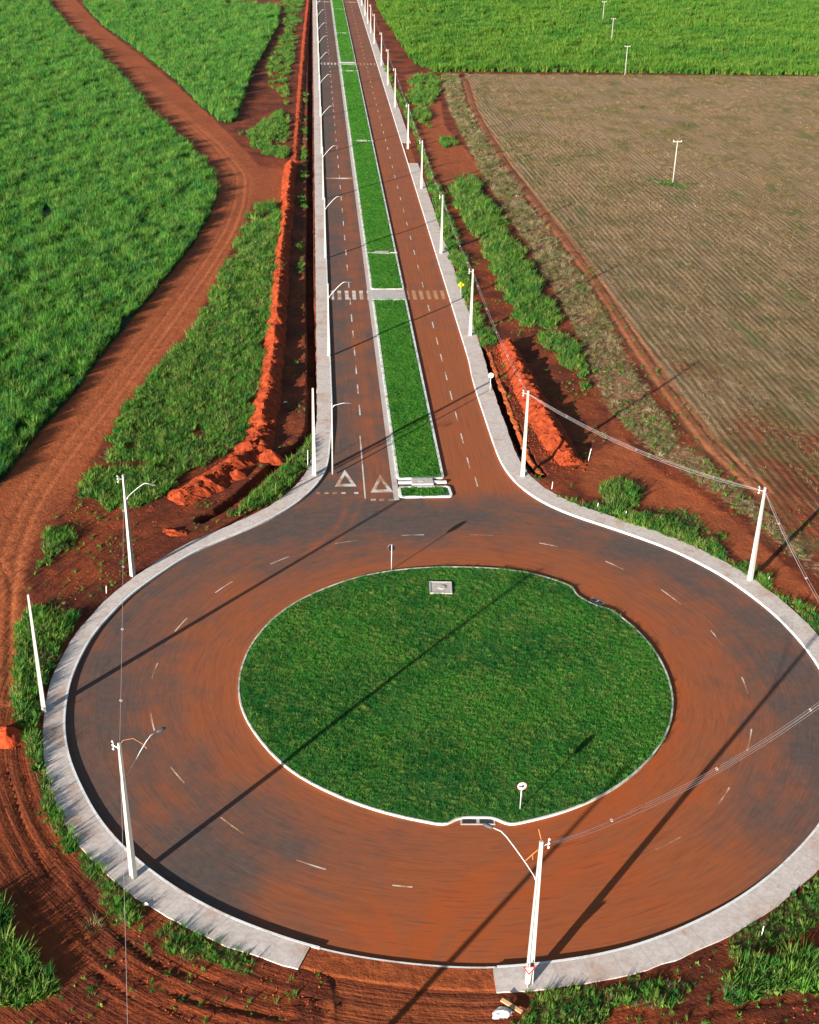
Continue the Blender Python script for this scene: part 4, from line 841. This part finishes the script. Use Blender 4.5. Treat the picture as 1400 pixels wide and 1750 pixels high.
# cables
def span(a, b, za, zb, sag, n_w, label, group='power cables', spacers=True, spread=.20, r=.0115):
    a = Vector((a[0], a[1], za)); b = Vector((b[0], b[1], zb)); d = (b-a); L = d.length; s_ = Vector((-d.y, d.x, 0)).normalized()
    root = empty('power_cable', tuple(a)); tag(root, label, 'power cable', group)
    N_ = 18
    for k in range(n_w):
        of = s_*(((k % 2)-.5)*spread*(1 if n_w > 1 else 0))+Vector((0, 0, -(k//2)*spread*1.3)); P = []
        for i in range(N_+1):
            t = i/N_; e = min(1, t*12, (1-t)*12)
            P.append(d*t+Vector((0, 0, -4*sag*t*(1-t)*(1+.04*k)))+of*e)
        mb = MB(); mb.tube(P, r, 5, False); mb.build('wire', M['wire'], root, smooth_=True)
    if spacers:
        m = max(1, int(L/9))
        for q in range(m):
            t = (q+.6)/(m+.2); c = d*t+Vector((0, 0, -4*sag*t*(1-t)-.08)); mb = MB(); w_ = spread*1.1
            u_ = s_; p4 = [c+u_*w_, c+Vector((0, 0, w_)), c-u_*w_, c-Vector((0, 0, w_)), c+u_*w_]
            for i in range(4): mb.tube([p4[i]*.5+c*.5, p4[i+1]*.5+c*.5], .018, 5)
            mb.build('spacer', M['wire'], root)
def off(k, dz=-.35): return pp[k][0], pp[k][1]+dz
def sp2(k1, k2, sag, n, label, **kw):
    (a, za), (b, zb) = off(k1), off(k2); span(a, b, za, zb, sag, n, label, **kw)
sp2('p4', 'pr', 1.7, 4, 'bundle of cables sagging over the lower right of the roundabout')
sp2('pr', 'p5', .8, 3, 'cables running up the right edge of the roundabout')
sp2('p5', 'p6', 1.2, 3, 'bundle of cables over the grass verge at the upper right of the roundabout')
sp2('p6', 'r0', 1.0, 2, 'cable crossing above the orange spoil bank beside the avenue')
for k in range(8): sp2('r%d' % k, 'r%d' % (k+1), 1.0, 2, f'cable right of the avenue between the {ordn[k]} and {ordn[k+1]} poles of the straight', spacers=k < 4)
sp2('p1', 'p3', .7, 1, 'single thin cable over the left side of the roundabout', spacers=True, spread=.18)
sp2('p3', 'off', .9, 1, 'single thin cable over the dirt track at the lower left', spacers=False)
# loose ends at two pole tops
lw = MB(); lw.tube([(0, 0, 11.6), (.25, .1, 11.95), (.9, .2, 12.0), (1.5, .1, 11.6), (1.75, 0, 11.3)], .022, 5); lw.build('loose_wire', M['orange'], pp['p3'][2])
lw = MB(); lw.tube([(0, 0, 11.4), (-.4, -.1, 11.1), (-.9, -.2, 10.6)], .025, 5); lw.tube([(-.5, -.1, 11.0), (-.45, -.15, 10.6)], .02, 5); lw.tube([(.1, .1, 11.6), (-.05, .3, 12.1), (-.12, .5, 12.4)], .025, 5); lw.build('loose_wire', M['orange'], pp['p4'][2])
# field poles with cross-arms
for (px, py, h, lab) in [(1150, 313, 9.3, 'thin T-shaped power pole standing in the middle of the fallow field'), (1068, 130, 9.5, 'thin T-shaped power pole at the front edge of the far green crop'), (1045, 73, 9.0, 'middle of the three thin poles, inside the far green crop'), (1030, 40, 9.0, 'faintest and farthest thin pole inside the far green crop')]:
    c = site(px, py); r_ = empty('power_pole', (c[0], c[1], .0)); tag(r_, lab, 'power pole', 'thin poles crossing the fields')
    mb = MB(); mb.tube([(0, 0, -.1), (0, 0, h/2), (0, 0, h)], [.13, .11, .09], 8); mb.build('shaft', M['pole'], r_, smooth_=True)
    mb = MB(); mb.box(-.95, .95, -.06, .06, h-.35, h-.2); ca = mb.build('crossarm', M['pole'], r_)
    for q in (-.85, 0, .85):
        mb = MB(); mb.tube([(q, 0, h-.2), (q, 0, h-.02), (q, 0, h+.06)], [.05, .08, .04], 8); mb.build('insulator', M['ceramic'], ca)

# ------------------------------------------------------------------ signs
def disc(mb, c, r, y0, y1, n=28):
    V0 = [(c[0]+r*math.cos(2*math.pi*k/n), y0, c[1]+r*math.sin(2*math.pi*k/n)) for k in range(n)]; V1 = [(a, y1, b) for a, _, b in V0]
    s = len(mb.v); mb.v += V0+V1; mb.f.append(tuple(range(s, s+n))); mb.f.append(tuple(range(s+2*n-1, s+n-1, -1)))
    mb.f += [(s+(k+1) % n, s+k, s+n+k, s+n+(k+1) % n) for k in range(n)]; return mb
def sign_post(name, xy, z, h, rz, label, r=.045):
    r_ = empty(name, (xy[0], xy[1], z), rz); tag(r_, label, 'road sign'); mb = MB(); mb.tube([(0, 0, -.1), (0, 0, h)], r, 8); mb.build('post', M['steel'], r_, smooth_=True); return r_
# facing the avenue: seen from behind
r_ = sign_post('road_sign', (-4.41, 18.45), .12, 2.75, math.pi, 'round road sign seen from its dark back at the top of the traffic island')
p_ = disc(MB(), (0, 2.4), .38, -.05, -.035).build('sign_plate', M['signwhite'], r_); disc(MB(), (0, 2.4), .375, -.034, -.030).build('back_panel', M['black'], p_); 
m_ = MB(); disc(m_, (0, 2.4), .385, -.064, -.051); m_.build('sign_rim', M['red'], p_); m_ = MB(); m_.box(-.2, .12, -.072, -.066, 2.36, 2.44); m_.prism([(0, 0)]*3, 0, 0) if False else None; m_.build('arrow_symbol', M['black'], p_)
r_ = sign_post('road_sign', (3.25, -18.0), .12, 2.6, R(4), 'round white road sign with black arrow at the bottom of the traffic island')
p_ = disc(MB(), (0, 2.3), .37, -.05, -.036).build('sign_plate', M['signwhite'], r_)
m_ = MB(); n_ = 28
for k in range(n_):
    a, b = 2*math.pi*k/n_, 2*math.pi*(k+1)/n_; s = len(m_.v)
    m_.v += [(q*math.cos(t), -.052, 2.3+q*math.sin(t)) for q, t in ((.33, a), (.375, a), (.375, b), (.33, b))]; m_.f.append((s, s+1, s+2, s+3))
m_.build('sign_rim', M['red'], p_)
m_ = MB(); s = 0; m_.v = [(-.24, -.056, 2.37), (-.24, -.056, 2.23), (.02, -.056, 2.23), (.02, -.056, 2.12), (.26, -.056, 2.30), (.02, -.056, 2.48), (.02, -.056, 2.37)]; m_.f = [(0, 1, 2, 6), (2, 3, 4), (6, 2, 4), (6, 4, 5)]; m_.build('arrow_symbol', M['black'], p_)
r_ = sign_post('road_sign', (11.45, 65.2), .1, 2.5, 0, 'blank white round road sign beside the right pavement over the open trench')
disc(MB(), (0, 2.35), .36, -.05, -.036).build('sign_plate', M['signwhite'], r_)
c = site(787, 512); r_ = sign_post('road_sign', c, .1, 2.6, R(-5), 'yellow diamond warning sign in the green verge right of the crossing')
m_ = MB(); k0 = 0; m_.box(-.36, .36, -.05, -.035, -.36, .36); m_.xf(Matrix.Translation((0, 0, 2.4))@Matrix.Rotation(R(45), 4, 'Y')); p_ = m_.build('sign_plate', M['yellow'], r_)
m_ = MB(); m_.box(-.055, .055, -.056, -.051, 2.22, 2.45); m_.box(-.10, .10, -.056, -.0515, 2.45, 2.5); disc(m_, (0, 2.57), .06, -.056, -.051, 12); m_.build('walking_symbol', M['black'], p_)
c = site(903, 1683); r_ = sign_post('road_sign', (c[0]-.12, c[1]-.42), .12, 2.3, R(-3), 'red bordered inverted triangle sign at the foot of the bottom utility pole')
def trip(s, y, zc): return [(-s, y, zc+s*.58), (0, y, zc-s*1.16), (s, y, zc+s*.58)]
m_ = MB(); zc = 1.75; m_.v = trip(.42, -.05, zc)+trip(.42, -.04, zc); m_.f = [(0, 1, 2), (5, 4, 3), (1, 0, 3, 4), (2, 1, 4, 5), (0, 2, 5, 3)]; p_ = m_.build('sign_plate', M['red'], r_)
m_ = MB(); m_.v = trip(.26, -.054, zc); m_.f = [(0, 1, 2)]; m_.build('sign_centre', M['signwhite'], p_)

# ------------------------------------------------------------------ concrete pads, drains
def pad(name, label, cat, cx, cy, w_, d_, z, rz, rough=True, group=None):
    r_ = empty(name, (cx, cy, z), rz); tag(r_, label, cat, group)
    mb = MB(); mb.box(-w_/2, w_/2, -d_/2, d_/2, -.12, .10); mb.build('slab', M['slab'], r_)
    mb = MB(); mb.box(-w_/2, w_/2, -d_/2, -d_/2+.12, .102, .135); mb.box(-w_/2, w_/2, d_/2-.12, d_/2, .102, .135); mb.box(-w_/2, -w_/2+.12, -d_/2+.12, d_/2-.12, .102, .135); mb.box(w_/2-.12, w_/2, -d_/2+.12, d_/2-.12, .102, .135)
    mb.build('raised_rim', M['slab'], r_)
    n_ = 22; mb = MB(); V = [(.36*math.cos(2*math.pi*k/n_)+.1, .36*math.sin(2*math.pi*k/n_)) for k in range(n_)]; mb.prism(V, .102, .165); mb.build('manhole_lid', M['slab'], r_); return r_
pad('concrete_pad', 'square concrete inspection pad on the lawn near the top of the traffic island', 'concrete pad', .18, 14.35, 2.2, 2.2, .22, R(-4))
for yb, lab in [(38.1, 'grey concrete drain box at the nose of the central reservation'), (131.3, 'concrete drain box across the central reservation just beyond the near crossing'), (230.2, 'second concrete drain box up the central reservation'), (343, 'third concrete drain box up the central reservation, by the far crossing'), (440, 'fourth concrete drain box up the central reservation'), (525, 'farthest concrete drain box on the central reservation')]:
    r_ = empty('drain_box', (0.1, yb, .12)); tag(r_, lab, 'drain box', 'drain boxes across the central reservation')
    mb = MB(); mb.box(-1.1, 1.35, -.75, .75, -.15, .14); b_ = mb.build('box_lid', M['slab'], r_)
    mb = MB(); mb.box(-2.6, -1.11, -.22, .22, -.12, .08); mb.box(1.36, 2.9, -.22, .22, -.12, .08); mb.build('channel_kerb', M['white'], r_)
    mb = MB(); mb.box(-.35, .25, -.12, .05, .143, .17); mb.build('lifting_bar', M['steel'], b_)
for (pts, lab) in [([(770, 1408), (786, 1398), (845, 1398), (860, 1407)], 'drain inlet with two dark slots in the lower kerb of the traffic island'), ([(985, 1015), (1006, 1026), (1026, 1035), (1040, 1037)], 'drain inlet full of orange dust in the upper right kerb of the traffic island')]:
    P = sites(pts); a, b = np.array(P[1]), np.array(P[2]); mid = (a+b)/2; an = math.atan2(b[1]-a[1], b[0]-a[0]); L = np.hypot(*(b-a)); nrm = mid/np.hypot(*mid)
    base = mid+nrm*.42; r_ = empty('drain_inlet', (base[0], base[1], .0), an); tag(r_, lab, 'drain inlet')
    sgn = 1
    mb = MB(); mb.box(-L/2, L/2, -.34, .34, -.05, .035); mb.build('inlet_slab', M['slab'], r_)
    g_ = MB()
    for q in (-L/4, L/4):
        for k in range(5): g_.box(q-L*.2, q+L*.2, -.22+k*.1, -.17+k*.1, .037, .05)
    g_.build('grating', M['dark'], r_)
# white marker pegs
for (px, py, h, lab) in [(943, 838, .9, 'white marker peg in the weeds next to the curved trench end'), (1021, 870, .6, 'white marker peg in the grass left of the next one along the upper pavement'), (1069, 884, .6, 'white marker peg in the grass right of the green bush'), (1301, 1602, .8, 'white marker peg in the weeds at the lower right'), (182, 1016, .8, 'pinkish marker peg beside the pavement at the upper left'), (1005, 790, 1.6, 'pale slanting stake at the end of the right spoil bank'), (1313, 995, .5, 'white marker peg in the grass right of the grassy edge pole'), (526, 800, 2.2, 'thin pale stake in the weeds left of the bare concrete pole')]:
    c = site(px, py); z = float(ground_z(*c)[0]); mb = MB(); tl = .25 if h > 1.5 and px > 600 else .05
    mb.tube([(0, 0, -.15), (tl*.5, 0, h*.5), (tl, 0.03, h*.96), (tl, .03, h)], [.032, .032, .032, .015], 6); o = mb.build('marker_peg', M['signwhite'], loc=(c[0], c[1], z)); tag(o, lab, 'marker peg', 'small marker pegs in the verges')
# rubbish at the bottom and a heap of dead brush
c = site(858, 1733); r_ = heap(c[0], c[1], .8, .55, .28, 41, .4, 'rubble_pile', M['ply']); tag(r_, 'grey and white rubble pile at the bottom edge by the bottom utility pole', 'rubble')
c = site(874, 1726); mb = MB(); mb.box(-.75, .75, -.12, .12, 0, .09); o = mb.build('wood_plank', M['wood'], loc=(c[0], c[1], float(ground_z(*c)[0])+.22)); o.rotation_euler = (.12, .1, R(-38)); tag(o, 'short pale wooden plank lying on the rubble at the bottom edge', 'plank')
c = site(865, 1740); mb = MB(); rr_ = []
for t in range(7):
    a = math.pi*t/6; rr_.append([(.24*math.sin(a)*math.cos(q)*(1+.15*math.sin(3*q+t)), .2*math.sin(a)*math.sin(q), .2-.2*math.cos(a)) for q in np.linspace(0, 2*math.pi, 13)[:-1]])
mb.loft(rr_); o = mb.build('crumpled_bag', M['signwhite'], loc=(c[0], c[1], float(ground_z(*c)[0])+.12), smooth_=True); tag(o, 'small crumpled white bag beside the plank at the bottom edge', 'bag')
bp = proto('dead_brush', 60, .5, .3, .9, .035, (.4, 1.3), .7, STRAW, 3); c = site(160, 1588)
bp.location = (c[0], c[1], float(ground_z(*c)[0])-.02); bp.scale = (1.2, 1.2, .9); C.objects.link(bp); tag(bp, 'dry brown brush clump beside the dirt track at the lower left', 'dead brush')
for (px, py, s, lab) in [(488, 690, .3, 'white scrap of litter in the shade beside the left spoil bank'), (437, 419, .45, 'pale board lying in the weeds left of the spoil bank'), (250, 1550, .25, 'white litter scrap in the weeds below the lower left pole'), (1245, 900, .0, '')]:
    if not s: continue
    c = site(px, py); mb = MB(); mb.v = [(-s, -s*.3, .02), (s*.9, -s*.35, .12), (s, s*.3, .03), (-.1*s, s*.45, .16), (-s*.8, s*.3, .05), (-s, -s*.3, 0), (s*.9, -s*.35, .1), (s, s*.3, .01), (-.1*s, s*.45, .14), (-s*.8, s*.3, .03)]
    mb.f = [(0, 1, 2, 3, 4), (9, 8, 7, 6, 5), (0, 5, 6, 1), (1, 6, 7, 2), (2, 7, 8, 3), (3, 8, 9, 4), (4, 9, 5, 0)]
    o = mb.build('litter', M['signwhite'], loc=(c[0], c[1], float(ground_z(*c)[0])+(.35 if px == 437 else .05))); tag(o, lab, 'litter', 'litter scraps on the verges')

# crumbs of fresh earth round the banks
A_ = []
for P in BANKS:
    Q = resample(P, .05); k = rng.integers(0, len(Q), 3600); o_ = rng.normal(0, 1.15, (3600, 2))-np.array([.3, 0]); A_.append(Q[k]+o_)
A_ = np.vstack(A_); ok = out_sd(A_[:, 0], A_[:, 1]) < -2.4; A_ = A_[ok]
c_crumb = coll('crumb_kinds', [clod_proto('crumb', M['spoil'], k+50) for k in range(4)])
dB = np.min([line_dist(A_[:, 0], A_[:, 1], P) for P in BANKS], axis=0)
zz = ground_z(A_[:, 0], A_[:, 1])+np.clip(1-dB/1.5, 0, 1)**.9*1.0
scatter('earth_crumbs', np.column_stack([A_, zz]), rng.uniform(.03, .15, len(A_)), c_crumb, 'crumbly lumps of fresh red earth along the spoil banks', 'soil lumps', .8)
